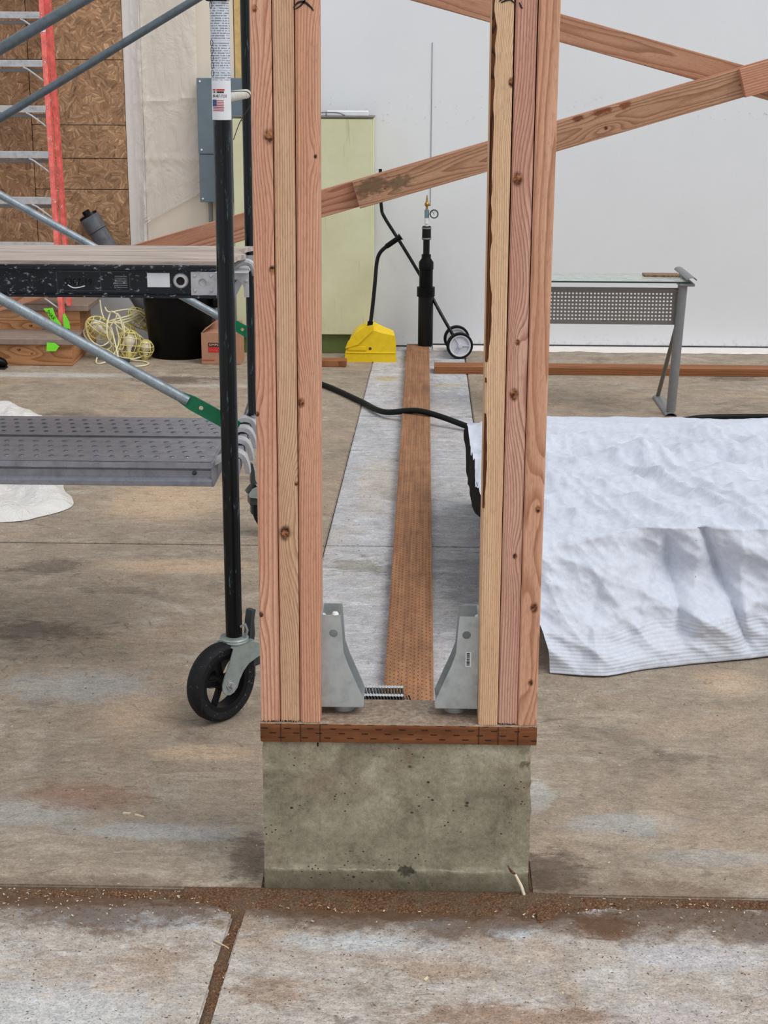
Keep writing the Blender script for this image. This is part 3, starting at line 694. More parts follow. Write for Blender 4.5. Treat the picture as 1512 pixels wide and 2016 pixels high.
def bracket(x, s, lab):                       # s=+1 opens to the right of x, -1 mirrored
    z0, z1 = 0.372, 0.560
    t = thing('framing_bracket', (x, 0.065, SZ), lab, 'bracket', 'steel brackets on the sill')
    prof = [(0.000, z1), (0.0375, z1), (0.0400, 0.530), (0.0430, 0.485), (0.052, 0.458), (0.066, 0.425), (0.078, 0.395), (0.0825, 0.384), (0.0815, z0+0.001), (0.000, z0)]
    def pl(y): return plate2d([(x+s*a, b) for a, b in prof], [circ(x+s*0.0235, 0.523, 0.0082, 20)], 0.0022, XZ(y))
    obj('front_flange', pl(0.036), M['hanger'], t)
    obj('rear_flange', pl(0.103), M['hanger'], t)
    obj('web', box((min(x, x+s*0.0022), 0.036, z0), (max(x, x+s*0.0022), 0.103, z1), 0.0004), M['hanger'], t)
    obj('seat', box((min(x, x+s*0.081), 0.036, z0-0.001), (max(x, x+s*0.081), 0.103, z0+0.0015), 0.0004), M['hanger'], t)
    obj('washer', lathe([(0.0, 0.0), (0.021, 0.0), (0.021, 0.0165), (0.0, 0.0165)], 28, Matrix.Translation((x+s*0.042, 0.074, SZ+0.0002))), M['hanger'], t)
    for z in (0.535, 0.548):
        obj('screw', lathe([(0, 0.006), (0.003, 0.005), (0.0055, 0.0)], 12, Matrix.Translation((x+s*0.0022, 0.07, z)) @ Matrix.Rotation(s*PI/2, 4, 'Y')), M['steel'], t)
    return t
b1 = bracket(-0.1872, 1, 'galvanised steel bracket screwed to the left stud pack on the sill')
b2 = bracket(0.1142, -1, 'galvanised steel bracket with a barcode sticker beside the right stud pack')
obj('washer_nut', lathe([(0, 0.005), (0.005, 0.004), (0.007, 0.0), (0, 0)], 14, Matrix.Translation((-0.160, 0.040, 0.5605))), M['white'], b1)
def barcode():
    st = obj('barcode_sticker', box((0.0895, 0.0340, 0.459), (0.1005, 0.0347, 0.489)), M['sticker'], b2, label='white barcode sticker')
    z = 0.4615; r = random.Random(3); bm = bmesh.new()
    while z < 0.486:
        w = r.choice((0.0006, 0.0010, 0.0018)); add_box(bm, (0.0915, 0.0336, z), (0.0975, 0.0340, z+w)); z += w+r.choice((0.0007, 0.0012))
    obj('bars', bm, M['ink'], st)
barcode()

# ================================================================== FLOOR PLATES
obj('floor_plate', box((-0.088, 0.18, 0.0), (0.0385, 5.98, 0.038), 0.002, 2), M['plate'],
    label='long brown perforated plate board lying flat on the pale floor strip', category='lumber')
def hboard(name, x0, x1, y, z0, h, d, mat, **kw):   # board along X: height h, depth d
    Mx = frame((x0, y, z0+h), (0, 0, -1), (0, 1, 0), (1, 0, 0))
    bm = stud_bm(h, d, x1-x0, None, 8, 0.0015)
    return obj(name, bm, mat, kw.pop('parent', None), Mx, **kw)
hboard('floor_plate', 0.064, 3.2, 5.30, 0.0002, 0.038, 0.125, M['plate_x'], label='brown plate board lying crosswise on the floor near the back wall', category='lumber')
obj('scrap_block', box((-0.56, 5.46, 0.0), (-0.405, 5.54, 0.036), 0.004), M['plate_x'], label='short brown scrap of lumber on the floor left of the yellow scoop', category='lumber')

# ================================================================== DIAGONAL TIMBERS
def dtimber(x0, z0, x1, z1, y, w, mat, lab, d=0.038):  # (x0,z0)-(x1,z1): line of the top edge
    v = Vector((x1-x0, 0, z1-z0)); L = v.length; v.normalize()
    perp = Vector((v.z, 0, -v.x))
    Mx = frame((x0, y, z0), perp, (0, 1, 0), v)
    return obj('diagonal_brace', stud_bm(w, d, L, None, 60, 0.0015, seed=x0), mat, None, Mx, label=lab, category='timber', group='diagonal timbers behind the studs')
sa = math.tan(math.radians(16.55))
tA = lambda x, k=0.0: 0.9605+(x+0.988)*0.2932+k
W1 = wood('timber_red_brown', c(196, 146, 120), c(146, 92, 68), 0.0068, (0.03, -0.12), [(0.02, 4.9, 0.006)], 0.012, 11)
W2 = wood('timber_knotty_brown', c(190, 148, 118), c(134, 92, 66), 0.0052, (0.05, -0.06), [(0.062, 0.86, 0.006), (0.05, 0.10, 0.004)], 0.016, 13.5, freq=1.2,
          patch=[(0.03, 0.06, 0.040, c(104, 82, 60)), (0.045, 0.15, 0.030, c(110, 88, 64)), (0.006, 0.78, 0.014, c(96, 40, 16)), (0.004, 0.86, 0.02, c(110, 48, 18)), (0.006, 0.94, 0.016, c(120, 62, 30))])
W3 = wood('timber_pink_end', c(200, 146, 118), c(160, 104, 78), 0.008, (-0.12, 0.02), [(0.02, 0.3, 0.004)], 0.010, 15)
W4 = wood('timber_brown_high', c(190, 144, 116), c(144, 98, 74), 0.0062, (0.05, -0.10), [(0.052, 0.78, 0.006), (0.02, 0.93, 0.005), (0.065, 1.08, 0.008), (0.055, 0.95, 0.004)], 0.012, 17)
dtimber(-4.2, tA(-4.2), 3.0, tA(3.0, 0.004), 2.638, 0.089, W1, 'long pinkish diagonal timber rising to the right behind the studs and scaffold')
dtimber(-0.242, tA(-0.242), 1.20, tA(1.20), 2.600, 0.091, W2, 'knotty brown timber piece lapped over the rising diagonal timber, seen between both stud packs')
dtimber(1.025, tA(1.025, 0.002), 3.0, tA(3.0, 0.002), 2.562, 0.093, W3, 'pink timber piece lapped over the rising diagonal at the right edge of the picture')
tB = lambda x: 1.727-(x-0.441)*0.262
dtimber(-1.6, tB(-1.6), 7.0, tB(7.0), 2.678, 0.086, W4, 'brown knotty timber sloping down to the right behind the rising diagonal timber')

# ================================================================== SCAFFOLD
LX, LY = -0.4565, 0.85
sc = thing('scaffold', (LX, LY, 0), 'dark green painted rolling scaffold with galvanised cross braces left of the studs', 'scaffold')
def caster(px, py, ang, parent):
    u = Vector((math.cos(ang), math.sin(ang), 0)); n = Vector((math.sin(ang), -math.cos(ang), 0))      # rolling direction, axle
    Mc = frame((px, py, 0), u, -n, (0, 0, 1)) if False else Matrix(((u.x, n.x, 0, px), (u.y, n.y, 0, py), (0, 0, 1, 0), (0, 0, 0, 1)))
    # local: x along roll, y along axle (towards viewer side), z up
    ax = -0.046; R_ = 0.100
    root = obj('caster', lathe([(0.0, 0.190), (0.031, 0.190), (0.034, 0.193), (0.0355, 0.197), (0.034, 0.200), (0.036, 0.203), (0.034, 0.2065), (0.024, 0.2085), (0, 0.2085)], 40, Matrix.Translation((px, py, 0))),
               M['caster_steel'], parent)
    WM = Mc @ Matrix.Translation((ax, 0, R_)) @ Matrix.Rotation(PI/2, 4, 'X')
    obj('tyre', lathe([(0.072, -0.019), (0.078, -0.022), (0.090, -0.023), (0.0965, -0.018), (0.1, -0.008), (0.1, 0.008), (0.0965, 0.018), (0.090, 0.023), (0.078, 0.022), (0.072, 0.019), (0.072, -0.019)], 56, WM), M['rubber'], root)
    bm = lathe([(0.062, -0.017), (0.0735, -0.020), (0.0735, 0.020), (0.062, 0.017), (0.060, 0.0), (0.062, -0.017)], 56, WM)
    add_lathe(bm, [(0.0, -0.026), (0.019, -0.026), (0.021, -0.02), (0.021, 0.02), (0.019, 0.026), (0, 0.026)], 24, WM)
    for k in range(5):
        add_box(bm, (0.015, -0.008, -0.006), (0.064, 0.008, 0.006), 0.002, 1, WM @ Matrix.Rotation(2*PI*k/5+0.5, 4, 'Z'))
    obj('rim', bm, M['rim_black'], root)
    fork = [(-0.030, 0.192), (0.030, 0.192), (0.058, 0.180), (0.074, 0.160), (0.068, 0.150), (0.045, 0.146), (0.018, 0.138), (0.000, 0.124), (-0.014, 0.104), (-0.022, 0.086), (-0.034, 0.076), (-0.047, 0.073), (-0.061, 0.077), (-0.070, 0.090), (-0.070, 0.106), (-0.060, 0.130), (-0.044, 0.160)]
    for yy in (-0.031, 0.031):
        obj('fork_plate', plate2d(fork, [], 0.003, Mc @ frame((0, yy, 0), (1, 0, 0), (0, 0, 1), (0, -1, 0))), M['caster_steel'], root)
    obj('fork_top', box((-0.032, -0.031, 0.1885), (0.045, 0.031, 0.1915), 0.001, 1, Mc), M['caster_steel'], root)
    bm = bmesh.new()
    add_lathe(bm, [(0, -0.046), (0.0075, -0.046), (0.0085, -0.042), (0.0085, -0.036), (0.013, -0.0355), (0.013, -0.0325), (0, -0.0325)], 6, WM)
    add_lathe(bm, [(0, 0.046), (0.0075, 0.046), (0.0085, 0.036), (0.013, 0.0355), (0.013, 0.0325), (0, 0.0325)], 6, WM)
    add_tube(bm, [WM @ Vector((0, 0, -0.04)), WM @ Vector((0, 0, 0.04))], 0.005, 10)
    bmesh.ops.recalc_face_normals(bm, faces=bm.faces); obj('axle_bolt', bm, M['steel'], root)
    lev = [(0.040, 0.150), (0.052, 0.158), (0.060, 0.200), (0.058, 0.235), (0.064, 0.262), (0.052, 0.262), (0.046, 0.235), (0.044, 0.205), (0.030, 0.165)]
    bm = plate2d(lev, [], 0.022, Mc @ frame((0.0, 0.0, 0), (1, 0, 0), (0, 0, 1), (0, -1, 0)))
    add_box(bm, (0.040, -0.026, 0.120), (0.066, 0.026, 0.155), 0.002, 1, Mc)
    add_box(bm, (0.048, -0.012, 0.085), (0.060, 0.012, 0.125), 0.002, 1, Mc)
    obj('brake_lever', bm, M['dark_steel'], root)
    return root
def pole(x, y, z0, z1, r, name, mat, parent):
    return obj(name, tube([(x, y, z0), (x, y, z1)], r, 24), mat, parent)
TOP = 2.0; LY2 = 2.37; LX2 = -0.522      # the end frame stands slightly askew
pole(LX, LY, 0.206, TOP, 0.0205, 'leg', M['frame_paint'], sc)
pole(LX2, LY2, 0.206, TOP, 0.0205, 'leg', M['frame_paint'], sc)
caster(LX, LY, math.radians(49), sc)
caster(LX2, LY2, math.radians(197), sc)
IX, IY = -0.4725, 1.50
# inner ladder tube, short tie, two bearing bars of the end frame
obj('inner_tube', tube([(IX, IY, 0.622), (IX, IY, 0.60+0.03), (IX, IY, 1.0), (IX, IY, TOP-0.05)], [0.0175, 0.0125, 0.0122, 0.0122], 18), M['frame_paint'], sc)
obj('tie_tube', tube([(LX, LY+0.015, 1.492), (IX, IY, 1.488)], 0.0125, 16), plain('pale_grey_tie', c(206, 202, 190), 0.5), sc)
obj('wire_tie', tube(spline([(-0.44, 0.84, 1.505), (-0.425, 1.1, 1.50), (-0.430, 1.2, 1.47), (-0.445, 1.1, 1.43), (-0.435, 0.88, 1.40)], 8), 0.0012, 6), M['ink'], sc)
def bar(z, name='bearing_bar'):
    v = Vector((LX2-LX, LY2-LY, 0)); L = v.length; v.normalize()
    Mb = frame((LX, LY, z), (v.y, -v.x, 0), v, (0, 0, 1))
    o = obj(name, box((-0.022, 0.018, -0.020), (0.008, L-0.018, 0.018), 0.006, 2, Mb), M['bar_grey'], sc)
    obj('bar_stripe', box((-0.017, 0.05, 0.0175), (-0.013, L-0.05, 0.0195), 0.0005, 1, Mb), M['frame_paint'], o)
    return o
bar(0.585); bar(1.035)
# braces: (plane y, z at x0, slope, up or down)
M['brace_dark'] = galv('weathered_dark_brace', c(98, 108, 116), 0.42, 0.5, 0.8)
def brace(x0, z0, x1, z1, y, r=0.0127, green0=True, m='brace'):
    v = Vector((x1-x0, 0, z1-z0)).normalized(); a = Vector((x0, y, z0)); b = Vector((x1, y, z1))
    e = 0.115 if green0 else 0.0
    o = obj('cross_brace', tube([a+v*e, b-v*e], r, 18), M[m], sc)
    up = Vector((-v.z, 0, v.x))
    for q, d in ((a, v), (b, -v)):
        Mx = frame(q, d, Vector((-d.z, 0, d.x)), Vector((0, -1, 0)))
        w = 0.0175
        bm = plate2d([(-0.02, -w*0.9), (0.0, -w), (0.105, -w), (0.135, -r), (0.135, r), (0.105, w), (0.0, w), (-0.02, w*0.9)], [circ(0.080, 0, 0.0055, 16), circ(0.0, 0, 0.005, 12)], 0.005, Mx)
        obj('brace_end', bm, M['green_end'], o, label='green painted flattened brace end')
XL = -2.56
brace(LX, 0.736, XL, 1.90, LY+0.030)
brace(LX, 1.871, XL, 0.72, LY+0.044, m='brace_dark')
brace(LX2, 0.684, XL, 1.815, LY2-0.045)
brace(LX2, 1.863, XL, 0.70, LY2-0.062, m='brace_dark')
# the other end frame, outside the picture, that carries the far ends
for y in (LY, LY2):
    pole(XL-0.01, y, 0.206, TOP, 0.0205, 'leg', M['frame_paint'], sc); caster(XL-0.01, y, 0.9, sc)
for z in (0.585, 1.035):
    obj('bearing_bar', box((XL-0.02, LY+0.01, z-0.020), (XL+0.01, LY2-0.01, z+0.018), 0.006, 2), M['bar_grey'], sc)
# instruction label wrapped on the near leg
def wrap_label(z0, z1, r, a0, a1, mat, name, parent, n=14, taper=True, **kw):
    bm = bmesh.new(); rows = 40; g_ = []
    for j in range(rows+1):
        z = z0+(z1-z0)*j/rows; t = max(0, (z-1.62)/0.08) if taper else 0
        g_.append([bm.verts.new((LX+r*math.cos(a), LY+r*math.sin(a), z)) for a in [a0+(a1-0.35*t*(1 if taper else 0)-a0)*i/n for i in range(n+1)]])
    for j in range(rows):
        for i in range(n): bm.faces.new((g_[j][i], g_[j][i+1], g_[j+1][i+1], g_[j+1][i]))
    return obj(name, bm, mat, parent, **kw)
R1 = math.radians
lab = wrap_label(1.530, 1.760, 0.0214, R1(172), R1(366), M['print'], 'instruction_label', sc, label='white instruction label with fine black print')
lab2 = wrap_label(1.4445, 1.530, 0.0214, R1(172), R1(362), M['sticker'], 'instruction_label', sc, taper=False, label='white lower part of the label with a flag')
def wrap_patch(a0, a1, z0, z1, mat, name, parent, r=0.0218):
    bm = bmesh.new(); n = 6; lo = []; hi = []
    for i in range(n+1):
        a = R1(a0+(a1-a0)*i/n); lo.append(bm.verts.new((LX+r*math.cos(a), LY+r*math.sin(a), z0))); hi.append(bm.verts.new((LX+r*math.cos(a), LY+r*math.sin(a), z1)))
    for i in range(n): bm.faces.new((lo[i], lo[i+1], hi[i+1], hi[i]))
    return obj(name, bm, mat, parent)
for k in range(7): wrap_patch(212 if k < 3 else 212, 290, 1.4640+k*0.0036, 1.4640+k*0.0036+0.0018, M['flag_red'], 'flag_stripe', lab2)
wrap_patch(212, 245, 1.4745, 1.4885, M['flag_blue'], 'flag_canton', lab2, 0.0221)
def wrap_text(body, size, z, mat, a_mid=R1(263), sx=0.8):
    o = text(body, size, mat, lab2, frame((0, 0, 0), (1, 0, 0), (0, 0, 1), (0, -1, 0)), align='CENTER', sx=sx)
    me = o.data
    for v in me.vertices:
        a = a_mid+v.co.x/0.0222; v.co = Vector((LX+0.0222*math.cos(a), z+v.co.y, -(LY+0.0222*math.sin(a))-v.co.z*0))
wrap_text('88-487-7233', 0.0088, 1.4935, M['ink'])
for k, (a0, a1) in enumerate(((214, 222), (226, 240), (246, 296))):
    wrap_patch(a0, a1, 1.508, 1.5115, M['label_red'], 'logo_bar', lab2); wrap_patch(a0+2, a1-2 if k < 2 else a1-4, 1.5030, 1.5065, M['label_dark'], 'logo_bar', lab2)
for z in (1.545, 1.562, 1.578, 1.594, 1.610, 1.690):
    bm = bmesh.new(); P = []
    for k in range(20):
        a = R1(215)+0.26*math.cos(2*PI*k/20); P.append((LX+0.0220*math.cos(a), LY+0.0220*math.sin(a), z+0.0068*math.sin(2*PI*k/20)))
    add_tube(bm, P, 0.0005, 5, closed=True); obj('print_ring', bm, M['ink'], lab)
# clamp at the top of the leg and pin near the caster
obj('leg_clamp', box((LX-0.03, LY-0.026, 1.698), (LX+0.022, LY+0.02, 1.715), 0.004), M['frame_paint'], sc)
obj('locking_pin', tube([(LX+0.018, LY-0.012, 0.236), (LX+0.030, LY-0.016, 0.244), (LX+0.034, LY-0.014, 0.228), (LX+0.030, LY-0.010, 0.212)], 0.0035, 8), M['caster_steel'], sc)

# --- perforated steel planks
def plank(y0, y1, zt, lab):
    x1, x0 = -0.527, -2.50
    t = thing('steel_plank', (x1, (y0+y1)/2, zt-0.06), lab, 'scaffold plank', 'steel planks on the scaffold')
    holes = []; pitch = 0.0385; rows = 4; k = 0
    for r in range(rows):
        y = y0+0.045+(y1-y0-0.09)*r/(rows-1); off = (r % 2)*pitch*0.5-r*0.006
        x = x1-0.03-off
        while x > -1.62: holes.append(circ(x, y, 0.0066, 10, 0.0066)); x -= pitch
    obj('deck', plate2d([(x0, y0+0.002), (x1, y0+0.002), (x1, y1-0.002), (x0, y1-0.002)], holes, 0.002, Matrix.Translation((0, 0, zt-0.001))), M['steel_plank'], t)
    bm = bmesh.new()
    for h in holes:                              # raised lips round the holes
        cx = sum(p[0] for p in h)/10; cy = sum(p[1] for p in h)/10
        add_tube(bm, [(cx+0.0078*math.cos(2*PI*q/10), cy+0.0078*math.sin(2*PI*q/10), zt+0.0004) for q in range(10)], 0.0010, 5, closed=True)
    bmesh.ops.recalc_face_normals(bm, faces=bm.faces); obj('hole_lips', bm, M['steel_plank'], t, kind='stuff')
    H = 0.066
    prof = [(y0+0.006, zt-0.0005), (y0+0.001, zt-0.005), (y0, zt-0.018), (y0+0.009, zt-0.026), (y0+0.009, zt-0.042), (y0-0.003, zt-0.052), (y0-0.003, zt-H+0.003), (y0+0.004, zt-H), (y0+0.022, zt-H), (y0+0.022, zt-H+0.002), (y0+0.010, zt-H+0.004), (y0+0.010, zt-0.004)]
    for mir in (0, 1):
        bm = bmesh.new(); P = [((y0+y1-a) if mir else a, b) for a, b in prof]
        A = [bm.verts.new((x0, a, b)) for a, b in P]; B = [bm.verts.new((x1, a, b)) for a, b in P]
        for i in range(len(P)): bm.faces.new((A[i], A[(i+1) % len(P)], B[(i+1) % len(P)], B[i]))
        bm.faces.new(A); bm.faces.new(B[::-1]); bmesh.ops.recalc_face_normals(bm, faces=bm.faces)
        obj('side_rail', bm, M['steel_plank'], t)
    obj('end_plate', box((x1-0.002, y0+0.001, zt-H), (x1+0.005, y1-0.001, zt-0.002), 0.001), M['steel_plank'], t)
    obj('end_rivet', lathe([(0, 0.003), (0.004, 0.002), (0.006, 0)], 12, Matrix.Translation((x1-0.045, y0+0.007, zt-0.032)) @ Matrix.Rotation(PI/2, 4, 'X')), M['dark_steel'], t)
    for yy in (y0+0.055, y1-0.055):
        cx = LX-0.007+(LX2-LX)*(yy-LY)/(LY2-LY)
        pts = [(x1+0.003, yy, zt-0.012), (cx-0.022, yy, zt+0.004), (cx, yy, zt+0.012), (cx+0.020, yy, zt+0.004), (cx+0.030, yy, zt-0.018), (cx+0.033, yy, zt-0.042)]
        bm = bmesh.new(); P = spline(pts, 6); prev = None
        for i, p in enumerate(P):
            tt = (P[min(i+1, len(P)-1)]-P[max(i-1, 0)]).normalized(); n = Vector((-tt.z, 0, tt.x))*0.0058
            w = 0.026-0.012*i/len(P)
            cur = [bm.verts.new(p+q) for q in (n+Vector((0, -w, 0)), n+Vector((0, w, 0)), -n+Vector((0, w, 0)), -n+Vector((0, -w, 0)))]
            if prev:
                for k in range(4): bm.faces.new((prev[k], prev[(k+1) % 4], cur[(k+1) % 4], cur[k]))
            else: bm.faces.new(cur[::-1])
            prev = cur
        bm.faces.new(prev); bmesh.ops.recalc_face_normals(bm, faces=bm.faces)
        obj('hook', bm, M['alu'], t)
    obj('hook', box((XL-0.012, y0+0.04, zt-0.02), (x0+0.01, y1-0.04, zt-0.004)), M['alu'], t)
plank(1.035, 1.283, 0.603, 'near perforated galvanised steel plank hooked on the scaffold, front of the two')
plank(1.306, 1.535, 0.603, 'far perforated galvanised steel plank hooked on the scaffold, behind its twin')

# --- plywood deck with black side rail
dk = thing('plywood_deck', (-0.50, 1.2, 1.01), 'weathered plywood scaffold deck with a scuffed black side rail, above the steel planks', 'scaffold deck')
def ply_bm():
    pts = [(-2.50, 1.040)]; r = random.Random(4)
    for i in range(12): pts.append((-0.470+0.010*(i % 2)+r.uniform(-0.006, 0.006)-0.014*math.sin(i), 1.040+(1.375-1.040)*i/11))
    pts.append((-2.50, 1.375))
    return plate2d(pts, [], 0.012, Matrix.Translation((0, 0, 1.0965)))
obj('plywood_sheet', ply_bm(), M['ply'], dk)
RX = -0.503
def rail_bm(y, s):
    P = [(0, 1.094), (-0.006, 1.092), (-0.006, 1.083), (0.004, 1.081), (0.004, 1.024), (-0.006, 1.021), (-0.006, 1.015), (0.022, 1.013), (0.022, 1.017), (0.008, 1.019), (0.008, 1.086), (0.022, 1.090), (0.022, 1.094)]
    bm = bmesh.new(); A = [bm.verts.new((-2.50, y+s*a, b)) for a, b in P]; B = [bm.verts.new((RX, y+s*a, b)) for a, b in P]
    for i in range(len(P)): bm.faces.new((A[i], A[(i+1) % len(P)], B[(i+1) % len(P)], B[i]))
    bm.faces.new(A); bm.faces.new(B[::-1]); bmesh.ops.recalc_face_normals(bm, faces=bm.faces); return bm
rl = obj('side_rail', rail_bm(1.036, 1), M['black_rail'], dk, label='scuffed black aluminium side rail')
obj('side_rail', rail_bm(1.379, -1), M['black_rail'], dk)
def end_bracket(y):
    outer = [(-0.565, 1.016), (-0.503, 1.016), (-0.500, 1.050), (-0.462, 1.062), (-0.452, 1.062), (-0.440, 1.052), (-0.436, 1.040), (-0.436, 1.018), (-0.424, 1.018), (-0.424, 1.079), (-0.565, 1.079)]
    return plate2d(outer, [circ(-0.5365, 1.052, 0.0105, 24)], 0.005, XZ(y))
eb = obj('end_bracket', end_bracket(1.0362), M['alu'], dk, label='bare aluminium end bracket')
obj('end_bracket', end_bracket(1.372), M['alu'], dk)
for x, z in ((-0.5555, 1.069), (-0.5155, 1.069), (-0.5555, 1.033), (-0.5155, 1.033), (-0.430, 1.058)):
    obj('rivet', lathe([(0, 0.003), (0.003, 0.0022), (0.0042, 0)], 12, Matrix.Translation((x, 1.0336, z)) @ Matrix.Rotation(PI/2, 4, 'X')), M['alu'], eb)
obj('bracket_flange', box((-0.505, 1.020, 1.0775), (-0.424, 1.041, 1.080), 0.0008), M['alu'], eb)
obj('socket_disc', lathe([(0, 0.001), (0.0104, 0.001), (0.0104, 0.0), (0, 0)], 24, Matrix.Translation((-0.5365, 1.0392, 1.052)) @ Matrix.Rotation(PI/2, 4, 'X')), M['alu'], dk)
obj('bearing_hook', box((-0.500, 1.05, 1.056), (-0.440, 1.36, 1.064), 0.003), M['alu'], dk)
obj('hook_channel', tube(spline([(-0.49, 1.2, 1.06), (-0.46, 1.2, 1.082), (-0.435, 1.2, 1.078), (-0.425, 1.2, 1.05)], 6), 0.009, 10), M['alu'], dk)
obj('rail_sticker', box((-0.6725, 1.0386, 1.040), (-0.6175, 1.0400, 1.0745)), M['sticker'], dk, label='blank white sticker')
bm = lathe([(0.0105, 0.006), (0.016, 0.006), (0.019, 0.0), (0.0105, -0.002), (0.0105, 0.006)], 32, Matrix.Translation((-0.5905, 1.0385, 1.056)) @ Matrix.Rotation(PI/2, 4, 'X'))
obj('rung_socket', bm, M['alu'], dk); obj('rung_hole', lathe([(0, 0.001), (0.0105, 0.001), (0.0105, 0.0), (0, 0)], 24, Matrix.Translation((-0.5905, 1.0385, 1.056)) @ Matrix.Rotation(PI/2, 4, 'X')), M['ink'], dk)
bm = bmesh.new()
for a, b in (((-0.895, 1.0398, 1.029), (-0.715, 1.0405, 1.0305)), ((-0.895, 1.0398, 1.076), (-0.715, 1.0405, 1.0775)), ((-0.8955, 1.0398, 1.029), (-0.894, 1.0405, 1.0775)), ((-0.7165, 1.0398, 1.029), (-0.715, 1.0405, 1.0775)), ((-0.788, 1.0398, 1.029), (-0.7868, 1.0405, 1.0775))): add_box(bm, a, b)
obj('panel_outline', bm, M['dark_steel'], rl)
bm = bmesh.new()
for k in range(7): add_box(bm, (-0.752, 1.0396, 1.038+k*0.0045), (-0.722, 1.0400, 1.0392+k*0.0045))
obj('molded_rib', bm, M['desk_grey'], rl)
text('5307-19', 0.022, M['black_plastic'], rl, frame((-0.877, 1.0398, 1.044), (1, 0, 0), (0, 0, 1), (0, -1, 0)), 0.0006, sx=0.95)
P = [(-0.868, 1.0392, 1.044), (-0.855, 1.0392, 1.037), (-0.840, 1.0392, 1.038), (-0.826, 1.0392, 1.042)]
obj('paint_drip', tube(spline(P, 5), 0.0014, 6), M['white'], rl)

# ================================================================== WHITE TARP OVER A STACK
st = obj('wrapped_stack', box((0.34, 1.48, 0.0), (2.3, 2.68, 0.300), 0.03, 3), M['cloth_back'], label='low black wrapped stack hidden under the white tarp', category='stack')
def tri(t): return abs(2*(t-math.floor(t+0.5)))
CR = []
_r = random.Random(5)
for lam, cnt in ((0.42, 3), (0.24, 5), (0.13, 8), (0.075, 8), (0.04, 6)):
    for q in range(cnt): CR.append((lam, _r.gauss(0.72, 0.30) if q % 3 else _r.uniform(0, PI), _r.uniform(0, 1), _r.uniform(0, 50)))
def crumple(x, y):
    a = 0.0
    for lam, th, off, sd_ in CR:
        m = noise.noise(Vector((x*1.6+sd_, y*1.6, sd_*0.3)))*1.8+0.35
        if m <= 0: continue
        w = noise.noise(Vector((x*2.2, y*2.2, sd_)))*0.5
        t = (x*math.cos(th)+y*math.sin(th))/lam+off+w
        a += (lam/0.13)**0.25*lam*min(1, m)*(1-abs(2*tri(t)-1)**0.8-0.4 if False else tri(t)**2.2-0.35)
    return a
def sstep(t): t = max(0, min(1, t)); return t*t*(3-2*t)
